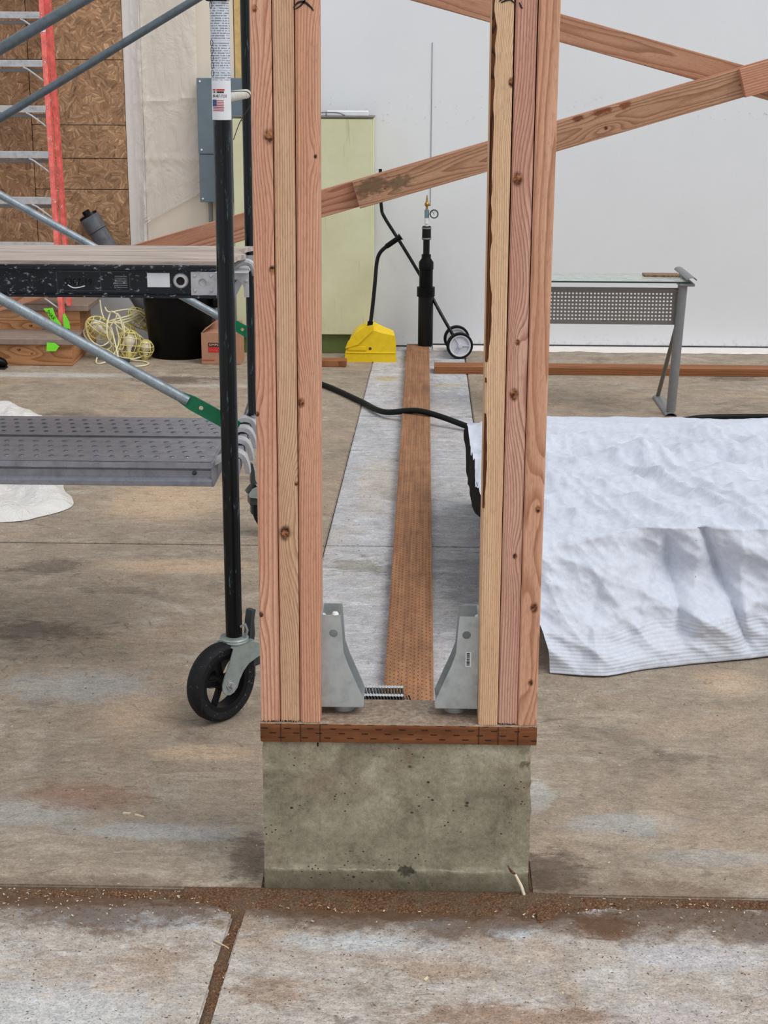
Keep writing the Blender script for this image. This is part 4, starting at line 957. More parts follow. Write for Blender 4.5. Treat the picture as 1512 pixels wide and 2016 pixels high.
def tarp():
    U = 380; bm = bmesh.new(); uvl = bm.loops.layers.uv.new('UVMap')
    def hem(x): return 1.145+0.155*max(0, min(1, (x-0.5)/0.55))-0.022*math.exp(-((x-0.47)/0.10)**2)
    rows = [('f', j/80) for j in range(81)]+[('t', j/130) for j in range(1, 131)]+[('b', j/12) for j in range(1, 13)]
    def xl(k, s):
        if k == 'f': return 0.352-0.030*s-0.09*s*s
        if k == 't': return 0.232-0.055*min(1, s*2.5)-0.012*s
        return 0.165+0.02*s
    creases = [  # placed folds: (kind, x0, s0, dx/ds, width, amp, s from, s to)
        ('f', 0.70, 0.5, -0.05, 0.022, -0.034, 0.12, 1.02), ('f', 0.845, 0.5, -0.14, 0.016, -0.040, 0.02, 1.1), ('f', 0.885, 0.5, -0.02, 0.03, 0.022, 0.1, 1.0),
        ('f', 0.76, 0.6, 0.02, 0.035, 0.018, 0.2, 1.0), ('f', 0.63, 0.6, 0.12, 0.022, 0.016, 0.2, 1.0), ('f', 0.54, 0.5, -0.25, 0.02, 0.014, 0.1, 0.9), ('f', 0.46, 0.4, 0.10, 0.03, -0.014, 0.0, 0.9),
        ('f', 1.00, 0.5, 0.12, 0.03, 0.015, 0.0, 1.0),
        ('t', 0.62, 0.2, -0.75, 0.020, 0.013, 0.0, 0.55), ('t', 0.82, 0.25, -0.60, 0.016, 0.024, 0.0, 0.6), ('t', 0.77, 0.25, -0.55, 0.03, -0.012, 0.0, 0.6),
        ('t', 0.92, 0.2, -0.45, 0.018, 0.020, 0.0, 0.7), ('t', 0.50, 0.2, -0.55, 0.018, 0.011, 0.0, 0.5), ('t', 0.56, 0.15, -0.50, 0.014, 0.010, 0.0, 0.45),
        ('t', 1.05, 0.3, -0.5, 0.03, 0.014, 0.0, 0.8), ('t', 0.40, 0.3, -0.2, 0.02, 0.008, 0, 0.7)]
    g_ = []; vlen = []; acc = 0; pz = None; H = 0.345
    for k, s in rows:
        line = []
        for i in range(U+1):
            u = (i/U)**1.35; x = xl(k, s)+(2.32-xl(k, s))*u
            w = sstep((x-0.50)/0.16)                     # 0: slack slope at the left, 1: upright stack front at the right
            left = max(0, (0.60-x)/0.24)
            if k == 'f':
                h0 = hem(x)
                yA = h0+(1.352-h0)*(s**0.95)-0.030*math.sin(PI*s)*(1-s)-0.03*left*s
                zA = 0.004+H*(s**1.12)-0.054*left*s*s
                yB = h0+(1.350-h0)*sstep(min(1, s*1.45)); zB = 0.004+0.015*(1-s)*max(0, x-0.8)+H*s
                y = yA+(yB-yA)*w; z = zA+(zB-zA)*w; n = Vector((0, -0.85, 0.35)).lerp(Vector((0, -1, 0.05)), w)
                fy = 1.35-(1-s)*0.40
            elif k == 't':
                y = 1.352+(2.76-1.352)*s; z = H+0.004+0.010*math.sin(PI*s)-0.004*s; n = Vector((0, -0.25*(1-min(1, s*6)), 1))
                z -= 0.054*left*(1-min(1, s*4))+0.035*math.exp(-((x-0.18)/0.05)**2); fy = y
            else:
                y = 2.76+0.05*s; z = H-0.33*s; n = Vector((0, 1, 0)); fy = 2.76+0.3*s
            p = Vector((x, y, z)); a = 0.0
            for kk, x0, s0, dx, w_, am, sa_, sb in creases:
                if kk != k: continue
                win = max(0, min(1, (s-sa_)/0.10))*max(0, min(1, (sb-s)/0.15))
                if win > 0: a += am*win*math.exp(-abs((x-(x0+dx*(s-s0)))/w_)**1.3)
            cr = crumple(x, fy)
            back = 1-0.75*sstep((fy-2.45)/0.3)
            a += 0.062*cr*back
            edge = sstep(s*4) if k == 'f' else 1
            p += n*a*(0.2+0.8*edge)
            p.x += 0.006*cr*back
            if k == 'f' and s < 0.15: p.z = max(p.z, 0.003)
            if k == 't': p.z = max(p.z, 0.330 if x > 0.30 else p.z)
            p.z = max(p.z, 0.003)
            line.append(bm.verts.new(p))
        g_.append(line)
        if pz is not None: acc += (line[U//2].co-pz).length
        pz = line[U//2].co.copy(); vlen.append(acc)
    for j in range(len(rows)-1):
        for i in range(U):
            f = bm.faces.new((g_[j][i], g_[j][i+1], g_[j+1][i+1], g_[j+1][i]))
            for l, (jj, ii) in zip(f.loops, ((j, i), (j, i+1), (j+1, i+1), (j+1, i))): l[uvl].uv = (g_[jj][ii].co.x, vlen[jj])
    bmesh.ops.recalc_face_normals(bm, faces=bm.faces)
    if sum(f.normal.z for f in bm.faces) < 0: bmesh.ops.reverse_faces(bm, faces=bm.faces)
    edge_pts = [g_[j][0].co.copy() for j in range(100, 211, 2)]
    return bm, edge_pts
bm, ep = tarp()
ep = [sum((ep[max(0, min(len(ep)-1, i+k))] for k in range(-4, 5)), Vector())/9 for i in range(len(ep))]
tp = obj('tarp', bm, [M['cloth'], M['cloth_back']], label='crumpled white woven tarp with ribbed hem draped over the stack behind the right studs', category='tarp')
so = tp.modifiers.new('thickness', 'SOLIDIFY'); so.thickness = 0.0012; so.offset = -1; so.material_offset = 1
for p in tp.data.polygons: p.use_smooth = True
for e in tp.data.edges: e.use_edge_sharp = False
# black inner flap hanging at the left end
bm = bmesh.new(); prev = None
for i, p in enumerate(ep):
    t = i/(len(ep)-1)
    d = 0.02+0.13*math.sin(PI*t)
    a = bm.verts.new(p+Vector((0.004, 0, -0.004))); b = bm.verts.new(p+Vector((-0.012+0.006*noise.noise(p*9), -0.02, -d*0.6))); e = bm.verts.new(p+Vector((0.05, 0.0, -d)))
    if prev: bm.faces.new((prev[0], a, b, prev[1])); bm.faces.new((prev[1], b, e, prev[2]))
    prev = (a, b, e)
obj('black_lining', bm, M['cloth_back'], tp, label='black lining folded out at the left end')
obj('hose', tube(spline([(-0.62, 5.05, 0.014), (-0.483, 4.90, 0.014), (-0.30, 4.55, 0.014), (-0.175, 4.25, 0.026), (-0.03, 4.15, 0.055), (0.08, 4.08, 0.046), (0.26, 3.93, 0.014), (0.5, 3.6, 0.014), (0.78, 3.62, 0.014), (1.0, 4.08, 0.014), (1.19, 4.20, 0.014), (1.4, 4.27, 0.014), (2.2, 4.30, 0.014)], 10), 0.0135, 12),
    M['rubber_hose'], label='black rubber hose crossing the floor and the long plate board', category='hose')

# ================================================================== DESK FRAME
dsk = thing('desk', (1.16, 4.4, 0), 'grey metal desk with perforated panel and dusty glass top by the back wall', 'desk')
def desk_leg(x):
    bm = bmesh.new(); v = Vector((0.022, 0, 0.607))
    add_tube(bm, [(x-0.002, 4.365, 0.018), (x+0.020, 4.365, 0.600)], 0.022, 20); bmesh.ops.recalc_face_normals(bm, faces=bm.faces)
    lg = obj('leg', bm, M['desk_grey'], dsk)
    obj('strut', tube([(x-0.012, 4.715, 0.016), (x+0.012, 4.40, 0.43)], 0.010, 12), M['desk_panel'], lg)
    def arch(y0, y1, z, x_, w, h, name):
        bm = bmesh.new(); A = []; B = []
        for k in range(11):
            a = PI*k/10; A.append(bm.verts.new((x_-w*math.cos(a), y0, z+h*math.sin(a)))); B.append(bm.verts.new((x_-w*math.cos(a), y1, z+h*math.sin(a))))
        for k in range(10): bm.faces.new((A[k], A[k+1], B[k+1], B[k]))
        o = obj(name, bm, M['desk_grey'], dsk); m = o.modifiers.new('t', 'SOLIDIFY'); m.thickness = 0.003; return o
    arch(4.325, 4.745, 0.002, x-0.006, 0.027, 0.016, 'foot')
    arch(4.31, 4.70, 0.630, x+0.052, 0.022, 0.014, 'top_cap')
    obj('top_arm', box((x-0.002, 4.33, 0.600), (x+0.070, 4.66, 0.613), 0.003), M['desk_grey'], dsk)
desk_leg(1.158); desk_leg(0.36)
holes = []
for i in range(46):
    for j in range(8): holes.append([(0.386+i*0.01655-0.0042, 0.4425+j*0.0167-0.0036), (0.386+i*0.01655+0.0042, 0.4425+j*0.0167-0.0036), (0.386+i*0.01655+0.0042, 0.4425+j*0.0167+0.0036), (0.386+i*0.01655-0.0042, 0.4425+j*0.0167+0.0036)])
obj('perforated_panel', plate2d([(0.362, 0.419), (1.154, 0.419), (1.158, 0.588), (0.362, 0.588)], holes, 0.0015, XZ(4.375)), M['desk_panel'], dsk)
gt = obj('glass_top', box((0.34, 4.335, 0.6145), (1.205, 4.62, 0.6205), 0.0005), M['glass'], dsk)
obj('glass_edge', box((0.34, 4.331, 0.6140), (1.205, 4.3352, 0.621)), M['glass_edge'], gt)
obj('wood_strip', box((1.02, 4.50, 0.6206), (1.185, 4.575, 0.630), 0.002), wood('brown_scrap', c(150, 122, 96), c(104, 80, 58), 0.006, seed=41), dsk)

# ================================================================== CABINET, LIGHT FIXTURE, ELECTRIC BOX, FILM
cbn = thing('cabinet', (-0.65, 5.95, 0), 'tall pale green flat fronted cabinet against the back wall between the studs', 'cabinet')
obj('body', box((-1.030, 5.868, 0.107), (-0.276, 6.092, 1.279), 0.003), M['cabinet'], cbn)
obj('door', box((-1.034, 5.848, 0.109), (-0.282, 5.866, 1.272), 0.003), M['cabinet'], cbn)
obj('top_edge', box((-1.036, 5.846, 1.2795), (-0.272, 6.094, 1.286), 0.0015), M['desk_panel'], cbn)
obj('plinth', box((-1.01, 5.875, 0.0), (-0.29, 6.08, 0.1065), 0.002), M['grass_green'], cbn, label='dark green plinth')
fx = obj('light_fixture', box((-0.53, 5.885, 1.2865), (-0.305, 5.955, 1.314), 0.004), M['white'], label='white strip light fixture lying on top of the green cabinet', category='light')
obj('end_cap', box((-0.535, 5.90, 1.288), (-0.529, 5.95, 1.311), 0.002), M['desk_grey'], fx)
obj('cable', tube(spline([(-0.72, 5.87, 1.292), (-0.62, 5.865, 1.297), (-0.54, 5.87, 1.306), (-0.47, 5.868, 1.305), (-0.43, 5.87, 1.291)], 8), 0.0035, 8), M['desk_grey'], label='grey cable lying on top of the cabinet beside the white fixture', category='cable')
eb_ = thing('electrical_box', (-1.09, 6.05, 0.82), 'grey flat electrical box on the wall behind the scaffold leg', 'electrical box')
obj('housing', box((-1.236, 5.995, 0.822), (-0.946, 6.0815, 1.475), 0.003), M['elec'], eb_)
obj('upper_cover', box((-1.240, 5.985, 1.078), (-0.942, 5.9945, 1.480), 0.002), M['elec'], eb_)
obj('lower_cover', box((-1.238, 5.987, 0.818), (-0.944, 5.9945, 1.074), 0.002), M['elec'], eb_)
for x in (-1.222, -0.958):
    for z in (1.462, 1.10, 0.836): obj('cover_screw', lathe([(0, 0.004), (0.005, 0.003), (0.006, 0)], 10, Matrix.Translation((x, 5.9855, z)) @ Matrix.Rotation(PI/2, 4, 'X')), M['white'], eb_)
obj('conduit', tube([(-1.19, 6.055, 0.822), (-1.19, 6.06, 0.0)], 0.012, 12), M['desk_grey'], eb_)
obj('fine_cable', tube(spline([(-0.99, 5.84, 1.26), (-0.965, 5.84, 1.262), (-0.955, 5.842, 1.245), (-0.935, 5.842, 1.25), (-0.90, 5.842, 1.244)], 5), 0.0018, 6), M['ink'], cbn)

def film_bm(x0, x1, z0, z1, y, amp, nx=90, nz=150):
    bm = bmesh.new(); g_ = []
    for j in range(nz+1):
        z = z0+(z1-z0)*j/nz; row = []
        for i in range(nx+1):
            u = i/nx
            xr = x1-(0.30 if z < 0.86 else 0.0)*(1-max(0, (z-0.70)/0.16)) if z < 0.86 else x1
            x = x0+(xr-x0)*u
            a = 0.5+0.5*noise.noise(Vector((x*7, 0, z*1.3)))
            a += 0.5*abs(noise.noise(Vector((x*16+z*3, 2, z*5))))
            rope = math.exp(-((x-(x0+0.055+0.01*math.sin(z*7)))/0.022)**2)*(1+0.5*noise.noise(Vector((x*60, 0, z*20))))
            hf = 0.6*math.exp(-((z-1.345-0.03*u)/0.010)**2)+0.5*math.exp(-((z-1.045)/0.012)**2)
            row.append(bm.verts.new((x, y-amp*(a*0.7+rope*1.2+hf*0.8), z)))
        g_.append(row)
    for j in range(nz):
        for i in range(nx): bm.faces.new((g_[j][i], g_[j][i+1], g_[j+1][i+1], g_[j+1][i]))
    return bm
obj('plastic_film', film_bm(-1.60, -1.245, 0.56, 3.1, 6.066, 0.022), M['film'], label='clear wrinkled plastic film hanging on the cream wall left of the electrical box', category='plastic film')

# ================================================================== PRESSURE TEST PIPE, SCOOP, WHEELED TOOL
px, py = 0.016, 5.935
tpipe = thing('test_pipe', (px, py, 0.038), 'upright black test pipe with gauge standing at the end of the long plate board', 'pipe')
T_ = Matrix.Translation((px, py, 0.0385))
obj('main_pipe', lathe([(0, 0), (0.042, 0.0), (0.042, 0.288), (0.0, 0.288)], 32, T_), M['pipe_black'], tpipe)
obj('coupling', lathe([(0.042, 0.275), (0.050, 0.276), (0.050, 0.328), (0.038, 0.330), (0.038, 0.425), (0.041, 0.427), (0.041, 0.465), (0.026, 0.487), (0.026, 0.508), (0.0, 0.508)], 32, T_), M['black_plastic'], tpipe)
obj('upper_pipe', lathe([(0.0, 0.5), (0.018, 0.5), (0.018, 0.590), (0, 0.590)], 24, T_), M['pipe_black'], tpipe)
cp = obj('rubber_cap', lathe([(0.0, 0.588), (0.024, 0.588), (0.025, 0.60), (0.024, 0.655), (0.0225, 0.662), (0, 0.662)], 28, T_), M['rubber_hose'], tpipe)
for z in (0.592, 0.648): obj('hose_clamp', lathe([(0.024, z), (0.0265, z), (0.0265, z+0.008), (0.024, z+0.008)], 28, T_), M['desk_grey'], cp)
obj('white_nipple', lathe([(0, 0.660), (0.010, 0.660), (0.010, 0.674), (0.014, 0.676), (0.014, 0.706), (0, 0.706)], 20, T_), M['white'], tpipe)
obj('valve_tee', lathe([(0, 0.705), (0.0125, 0.705), (0.0125, 0.750), (0.009, 0.753), (0, 0.753)], 12, T_), M['blue_metal'], tpipe)
obj('brass_valve', lathe([(0, 0.75), (0.006, 0.75), (0.006, 0.768), (0.012, 0.772), (0.013, 0.784), (0.008, 0.79), (0.006, 0.80), (0.004, 0.815), (0.002, 0.83), (0, 0.83)], 14, T_), M['brass'], tpipe)
obj('valve_handle', tube([(px, py-0.01, 0.817), (px+0.020, py-0.015, 0.815)], 0.004, 8), M['brass'], tpipe)
GM = Matrix.Translation((px+0.040, py-0.006, 0.768)) @ Matrix.Rotation(PI/2, 4, 'X')
gg = obj('gauge', lathe([(0, -0.012), (0.020, -0.012), (0.0245, -0.006), (0.0245, 0.010), (0.0215, 0.013), (0.0185, 0.0085), (0, 0.0085)], 32, GM), M['dark_steel'], tpipe)
obj('dial', lathe([(0, 0.0095), (0.0183, 0.0095), (0.0183, 0.009)], 32, GM), M['white'], gg)
obj('needle', box((-0.001, -0.002, 0.0098), (0.001, 0.015, 0.0108), 0, 1, GM @ Matrix.Rotation(0.7, 4, 'Z')), M['ink'], gg)
obj('gauge_stem', tube([(px+0.008, py, 0.768), (px+0.03, py, 0.768)], 0.005, 10), M['steel'], tpipe)

scp = thing('yellow_scoop', (-0.28, 5.7, 0), 'yellow plastic scoop with a bent black handle, in front of the green cabinet', 'scoop')
def scoop_bm():
    bm = bmesh.new(); y0 = 5.615
    # rounded hood: silhouettes swept in depth
    front = [(-0.423, 0.0), (-0.418, 0.055), (-0.400, 0.105), (-0.375, 0.130), (-0.345, 0.150), (-0.310, 0.163), (-0.262, 0.172), (-0.215, 0.158), (-0.150, 0.145), (-0.143, 0.120), (-0.141, 0.0)]
    back = [(-0.405, 0.0), (-0.400, 0.07), (-0.392, 0.125), (-0.370, 0.160), (-0.340, 0.185), (-0.305, 0.200), (-0.265, 0.202), (-0.215, 0.178), (-0.160, 0.156), (-0.152, 0.120), (-0.150, 0.0)]
    A = [bm.verts.new((x, y0, z)) for x, z in front]; B = [bm.verts.new((x, y0+0.11, z)) for x, z in back]
    D = [bm.verts.new((x*0.9-0.03, y0+0.16, z*0.8)) for x, z in back]
    for P, Q in ((A, B), (B, D)):
        for i in range(len(P)-1): bm.faces.new((P[i], P[i+1], Q[i+1], Q[i]))
    bm.faces.new(A); bm.faces.new(D[::-1])
    bmesh.ops.recalc_face_normals(bm, faces=bm.faces)
    return bm
obj('scoop_body', scoop_bm(), M['yellow_plastic'], scp)
obj('front_rib', box((-0.405, 5.609, 0.062), (-0.300, 5.6155, 0.090), 0.005), M['yellow_plastic'], scp)
obj('front_rib', box((-0.415, 5.610, 0.048), (-0.145, 5.6155, 0.056), 0.002), M['yellow_plastic'], scp)
obj('side_wing', plate2d([(-0.418, 0.075), (-0.350, 0.095), (-0.262, 0.180), (-0.268, 0.205), (-0.310, 0.196), (-0.365, 0.155), (-0.402, 0.115)], [], 0.004, XZ(5.607)), M['yellow_plastic'], scp)
obj('bolt_hole', lathe([(0, 0.002), (0.0075, 0.002), (0.0085, 0)], 16, Matrix.Translation((-0.283, 5.6155, 0.074)) @ Matrix.Rotation(PI/2, 4, 'X')), plain('rusty_bolt', c(96, 60, 24), 0.7), scp)
obj('handle', tube(spline([(-0.288, 5.66, 0.175), (-0.276, 5.68, 0.26), (-0.262, 5.70, 0.40), (-0.252, 5.72, 0.52), (-0.236, 5.72, 0.575), (-0.200, 5.72, 0.612), (-0.165, 5.72, 0.636)], 8), 0.0105, 12), M['pipe_black'], scp)
obj('socket', tube([(-0.290, 5.655, 0.155), (-0.283, 5.665, 0.215)], 0.0155, 14), M['black_plastic'], scp)
obj('grip', tube([(-0.200, 5.72, 0.612), (-0.160, 5.72, 0.640), (-0.130, 5.72, 0.660), (-0.122, 5.72, 0.666)], [0.014, 0.0145, 0.0145, 0.021], 14), M['black_plastic'], scp)

wt = thing('wheeled_tool', (0.2, 5.85, 0), 'black bar tool on two small white spoked wheels, leaning left behind the black test pipe', 'tool')
def small_wheel(x, y, r):
    Mw = Matrix.Translation((x, y, r)) @ Matrix.Rotation(R1(8), 4, 'Z') @ Matrix.Rotation(PI/2, 4, 'X')
    w = obj('wheel', lathe([(r*0.80, -0.013), (r*0.93, -0.016), (r, -0.010), (r, 0.010), (r*0.93, 0.016), (r*0.80, 0.013), (r*0.80, -0.013)], 40, Mw), M['rubber_hose'], wt)
    bm = lathe([(r*0.70, -0.012), (r*0.81, -0.014), (r*0.81, 0.014), (r*0.70, 0.012), (r*0.70, -0.012)], 40, Mw)
    add_lathe(bm, [(0, -0.010), (r*0.76, -0.006), (r*0.76, 0.002), (0, 0.006)], 40, Mw)
    add_lathe(bm, [(0, 0.022), (r*0.16, 0.020), (r*0.18, 0.0), (0, 0)], 20, Mw)
    for k in range(3): add_box(bm, (0.01, -0.003, 0.0), (r*0.76, 0.003, 0.010), 0, 1, Mw @ Matrix.Rotation(2*PI*k/3, 4, 'Z'))
    obj('hub', bm, plain('grey_white_wheel_plastic', c(204, 206, 214), 0.5, 0, 0.04), w)
small_wheel(0.205, 5.74, 0.073); small_wheel(0.192, 5.975, 0.073)
obj('axle', tube([(0.205, 5.74, 0.073), (0.192, 5.975, 0.073)], 0.008, 10), M['dark_steel'], wt)
obj('housing', box((0.150, 5.77, 0.055), (0.215, 5.945, 0.090), 0.006), M['desk_grey'], wt)
obj('handle', tube(spline([(0.185, 5.86, 0.085), (0.10, 5.90, 0.225), (0.0, 5.99, 0.395), (-0.12, 6.03, 0.585), (-0.218, 6.04, 0.735), (-0.236, 6.04, 0.79), (-0.241, 6.04, 0.90), (-0.243, 6.04, 1.0)], 6), 0.0095, 12), M['frame_paint'], wt)

# ================================================================== NAIL STRIPS BEHIND THE SILL
ns = thing('nail_strips', (-0.10, 0.98, 0), 'two rows of collated framing nails lying across the long plate board just behind the sill', 'nails')
bm = bmesh.new(); bh = bmesh.new()
for row, (yy, zz) in enumerate(((0.835, 0.082), (0.815, 0.068))):
    for k in range(17):
        x = -0.163+k*0.0076+row*0.001; a = Vector((x, yy, zz)); b = Vector((x+0.008, yy-0.030, 0.042-row*0.0005))
        add_tube(bm, [a, b], 0.0030, 6)
        add_tube(bh, [a+Vector((0, 0.000, 0.0005)), a+Vector((0, -0.0012, 0.0025))], 0.0042, 10)
for b_ in (bm, bh): bmesh.ops.recalc_face_normals(b_, faces=b_.faces)
obj('shanks', bm, M['pipe_black'], ns, kind='stuff'); obj('nail_heads', bh, M['steel'], ns, kind='stuff')
obj('collating_tape', box((-0.158, 0.788, 0.0385), (-0.034, 0.822, 0.052), 0.001), M['black_plastic'], ns)
obj('loose_nail', tube([(-0.030, 0.835, 0.060), (-0.014, 0.775, 0.0405)], 0.0020, 6), M['dark_steel'], ns)
obj('loose_nail', tube([(-0.024, 0.838, 0.060), (-0.006, 0.775, 0.0405)], 0.0020, 6), M['pipe_black'], ns)

# ================================================================== STEPS
stp = thing('wooden_steps', (-2.2, 5.6, 0), 'wooden entry steps with grey treads against the strand board wall', 'steps')
RW = wood('riser_orange', c(190, 140, 98), c(142, 92, 56), 0.010, (0.05, -0.10), [(0.03, 0.95, 0.008), (0.07, 0.72, 0.005), (0.05, 1.02, 0.006)], 0.014, 21)
RW2 = wood('riser_yellow', c(198, 154, 112), c(160, 112, 74), 0.007, (0.02, -0.15), [(0.03, 1.0, 0.006), (0.06, 0.6, 0.007)], 0.010, 23)
x0, x1 = -3.1, -1.865
hboard('riser', x0, x1, 5.425, 0.001, 0.113, 0.038, RW, parent=stp)
obj('tread', box((x0, 5.405, 0.1145), (x1+0.012, 5.705, 0.148), 0.003), M['tread'], stp)
hboard('riser', x0, x1-0.012, 5.705, 0.115, 0.082, 0.036, RW, parent=stp); hboard('riser', x0, x1-0.012, 5.705, 0.1975, 0.0545, 0.036, RW2, parent=stp)
obj('tread', box((x0, 5.685, 0.2525), (x1+0.040, 5.990, 0.286), 0.003), M['tread'], stp)
hboard('riser', x0, x1+0.01, 5.990, 0.2865, 0.110, 0.036, RW2, parent=stp)
obj('landing', box((x0, 5.98, 0.397), (x1+0.012, 6.060, 0.42), 0.003), M['tread'], stp)
def side_panel(y0, y1, z0, z1, x):
    Mx = frame((x, y1, z1), (0, 0, -1), (1, 0, 0), (0, -1, 0)); obj('stringer', stud_bm(z1-z0, 0.034, y1-y0, None, 6, 0.0015), RW, stp, Mx)
side_panel(5.464, 5.70, 0.001, 0.1135, x1-0.036); side_panel(5.702, 6.055, 0.001, 0.1135, x1-0.036)
side_panel(5.742, 5.989, 0.149, 0.2515, x1-0.046); side_panel(5.742, 6.055, 0.1145, 0.148, x1-0.046)

# ================================================================== LADDER
lad = thing('ladder', (-2.2, 5.6, 0.149), 'red fibreglass stepladder with aluminium rungs standing on the wooden steps', 'ladder')
def lp(x, z, dy=0.0):                        # ladder plane leans back towards the wall
    return Vector((x, 5.575+0.20*(z-0.15)+dy, z))
def lrail(xb, xt, zt, w, name, dy, mat, s=1):
    bm = bmesh.new(); zb = 0.150 if dy == 0 else 0.287
    prof = [(0, 0), (w, 0), (w, 0.004), (w-0.004, 0.004), (0.006, 0.004), (0.006, 0.040), (w, 0.040), (w, 0.045), (0, 0.045)]
    A = []; B = []
    for u, v in prof:
        A.append(bm.verts.new(lp(xb+s*u, zb, dy+v))); B.append(bm.verts.new(lp(xt+s*u, zt, dy+v)))
    n = len(prof)
    for i in range(n): bm.faces.new((A[i], A[(i+1) % n], B[(i+1) % n], B[i]))
    bm.faces.new(A); bm.faces.new(B[::-1]); bmesh.ops.recalc_face_normals(bm, faces=bm.faces)
    return obj(name, bm, mat, lad)
XB, XT, ZT = -1.962, -2.085, 2.30
lrail(XB, XT, ZT, 0.026, 'rail', 0, M['red_fiberglass'])
lrail(XB-0.62, XT-0.40, ZT, 0.026, 'rail', 0, M['red_fiberglass'])
lrail(XB+0.026, XT+0.02, ZT, 0.022, 'rear_rail', 0.055, M['red_fiberglass']); lrail(XB-0.60, XT-0.38, ZT, 0.022, 'rear_rail', 0.055, M['red_fiberglass'])
def lx(z): return XB+(XT-XB)*(z-0.15)/(ZT-0.15)
def lxl(z): return XB-0.62+(XT-0.40-XB+0.62)*(z-0.15)/(ZT-0.15)+0.026
for i, z in enumerate((0.37, 0.606, 0.842, 1.080, 1.316, 1.551, 1.798, 2.04)):
    a = lp(lxl(z), z); b = lp(lx(z), z)
    o = obj('rung', box((a.x, a.y-0.002, z-0.018), (b.x, a.y+0.050, z+0.018), 0.002), M['alu'], lad)
    obj('knee_brace', tube([(b.x-0.105, a.y-0.001, z-0.019), (b.x-0.080, a.y-0.001, z-0.030), (b.x+0.004, a.y-0.006, z-0.090)], 0.0048, 8), M['alu'], o)
    obj('knee_brace', tube([(a.x+0.105, a.y-0.001, z-0.019), (a.x+0.080, a.y-0.001, z-0.030), (a.x-0.004, a.y-0.006, z-0.090)], 0.0048, 8), M['alu'], o)
    obj('rear_rung', box((a.x, a.y+0.070, z-0.045), (b.x+0.02, a.y+0.085, z-0.028), 0.002), M['desk_grey'], lad)
    for dz in (-0.007, 0.007):
        obj('rivet', lathe([(0, 0.002), (0.0035, 0)], 8, Matrix.Translation((b.x+0.011, a.y-0.0005, z+dz)) @ Matrix.Rotation(PI/2, 4, 'X')), M['alu'], o)
zz = 1.72; q = lp(lx(zz), zz)
obj('rail_label', box((q.x+0.001, q.y-0.0030, zz-0.008), (q.x+0.027, q.y-0.0005, zz+0.030)), M['sticker'], lad)
sg = obj('webbing_strap', plate2d([(-2.035, 0.287), (-1.985, 0.292), (-1.972, 0.245), (-1.945, 0.205), (-1.942, 0.170), (-1.958, 0.150), (-1.975, 0.148), (-1.975, 0.170), (-1.990, 0.215), (-2.012, 0.255)], [], 0.003, XZ(5.545)), M['neon'],
         label='neon green lettered strap hanging at the foot of the ladder', category='strap')
obj('strap_tail', plate2d([(-1.935, 0.255), (-1.925, 0.258), (-1.905, 0.215), (-1.900, 0.180), (-1.912, 0.162), (-1.935, 0.175)], [], 0.006, XZ(5.562)), M['neon'], sg)
obj('strap_tail', plate2d([(-1.990, 0.130), (-1.950, 0.128), (-1.925, 0.110), (-1.945, 0.085), (-1.995, 0.084)], [], 0.004, XZ(5.395)), M['neon'], sg)
obj('buckle', box((-1.925, 5.550, 0.155), (-1.905, 5.560, 0.178), 0.003), M['black_plastic'], sg)
text('SHAX', 0.028, M['ink'], sg, frame((-2.021, 5.542, 0.270), Vector((0.62, 0, -0.78)), Vector((0.78, 0, 0.62)), (0, -1, 0)), 0.0004, sx=0.8)

# ================================================================== BIN, CARTON, STRING LIGHTS, LEANING PIPE, SHOE
bn = thing('trash_bin', (-1.325, 5.75, 0), 'large black plastic trash bin beside the cardboard carton', 'bin')
obj('body', lathe([(0, 0.0), (0.158, 0.0), (0.163, 0.008), (0.192, 0.300), (0.195, 0.36), (0.187, 0.36), (0.185, 0.30), (0.155, 0.02), (0, 0.02)], 48, Matrix.Translation((-1.342, 5.775, 0.0005))), M['black_plastic'], bn)
obj('rim', lathe([(0.192, 0.335), (0.206, 0.338), (0.207, 0.352), (0.200, 0.366), (0.190, 0.366)], 48, Matrix.Translation((-1.342, 5.775, 0.0005))), M['black_plastic'], bn)
obj('handle', box((-1.150, 5.70, 0.275), (-1.112, 5.80, 0.325), 0.008), M['black_plastic'], bn)

bx = thing('cardboard_carton', (-1.08, 5.6, 0), 'small brown cardboard carton with red and dark labels on the floor behind the scaffold leg', 'box')
obj('carton_body', box((-1.185, 5.505, 0.001), (-0.975, 5.68, 0.165), 0.002), M['cardboard'], bx)
Fl = lambda pts, th=0.003: plate2d(pts, [], th)
obj('flap', box((-1.185, 5.506, 0.1652), (-0.975, 5.509, 0.1700), 0), M['cardboard'], bx)
bm = bmesh.new(); v = [bm.verts.new(p) for p in ((-1.184, 5.509, 0.166), (-1.184, 5.678, 0.166), (-1.120, 5.678, 0.208), (-1.135, 5.58, 0.206))]; bm.faces.new(v)
o = obj('flap', bm, M['cardboard'], bx); m_ = o.modifiers.new('t', 'SOLIDIFY'); m_.thickness = 0.003
bm = bmesh.new(); v = [bm.verts.new(p) for p in ((-1.184, 5.678, 0.166), (-0.976, 5.678, 0.166), (-0.985, 5.70, 0.208), (-1.125, 5.69, 0.210))]; bm.faces.new(v)
o = obj('flap', bm, M['cardboard'], bx); m_ = o.modifiers.new('t', 'SOLIDIFY'); m_.thickness = 0.003
lb = obj('dark_label', box((-1.148, 5.5036, 0.096), (-1.03, 5.5052, 0.118)), M['label_dark'], bx)
lr = obj('red_label', box((-1.148, 5.5036, 0.066), (-1.03, 5.5052, 0.094)), M['label_red'], bx)
text('SIMPSON', 0.018, plain('label_cream', c(214, 190, 168), 0.6), lb, frame((-1.144, 5.5030, 0.1008), (1, 0, 0), (0, 0, 1), (0, -1, 0)), sx=1.15)
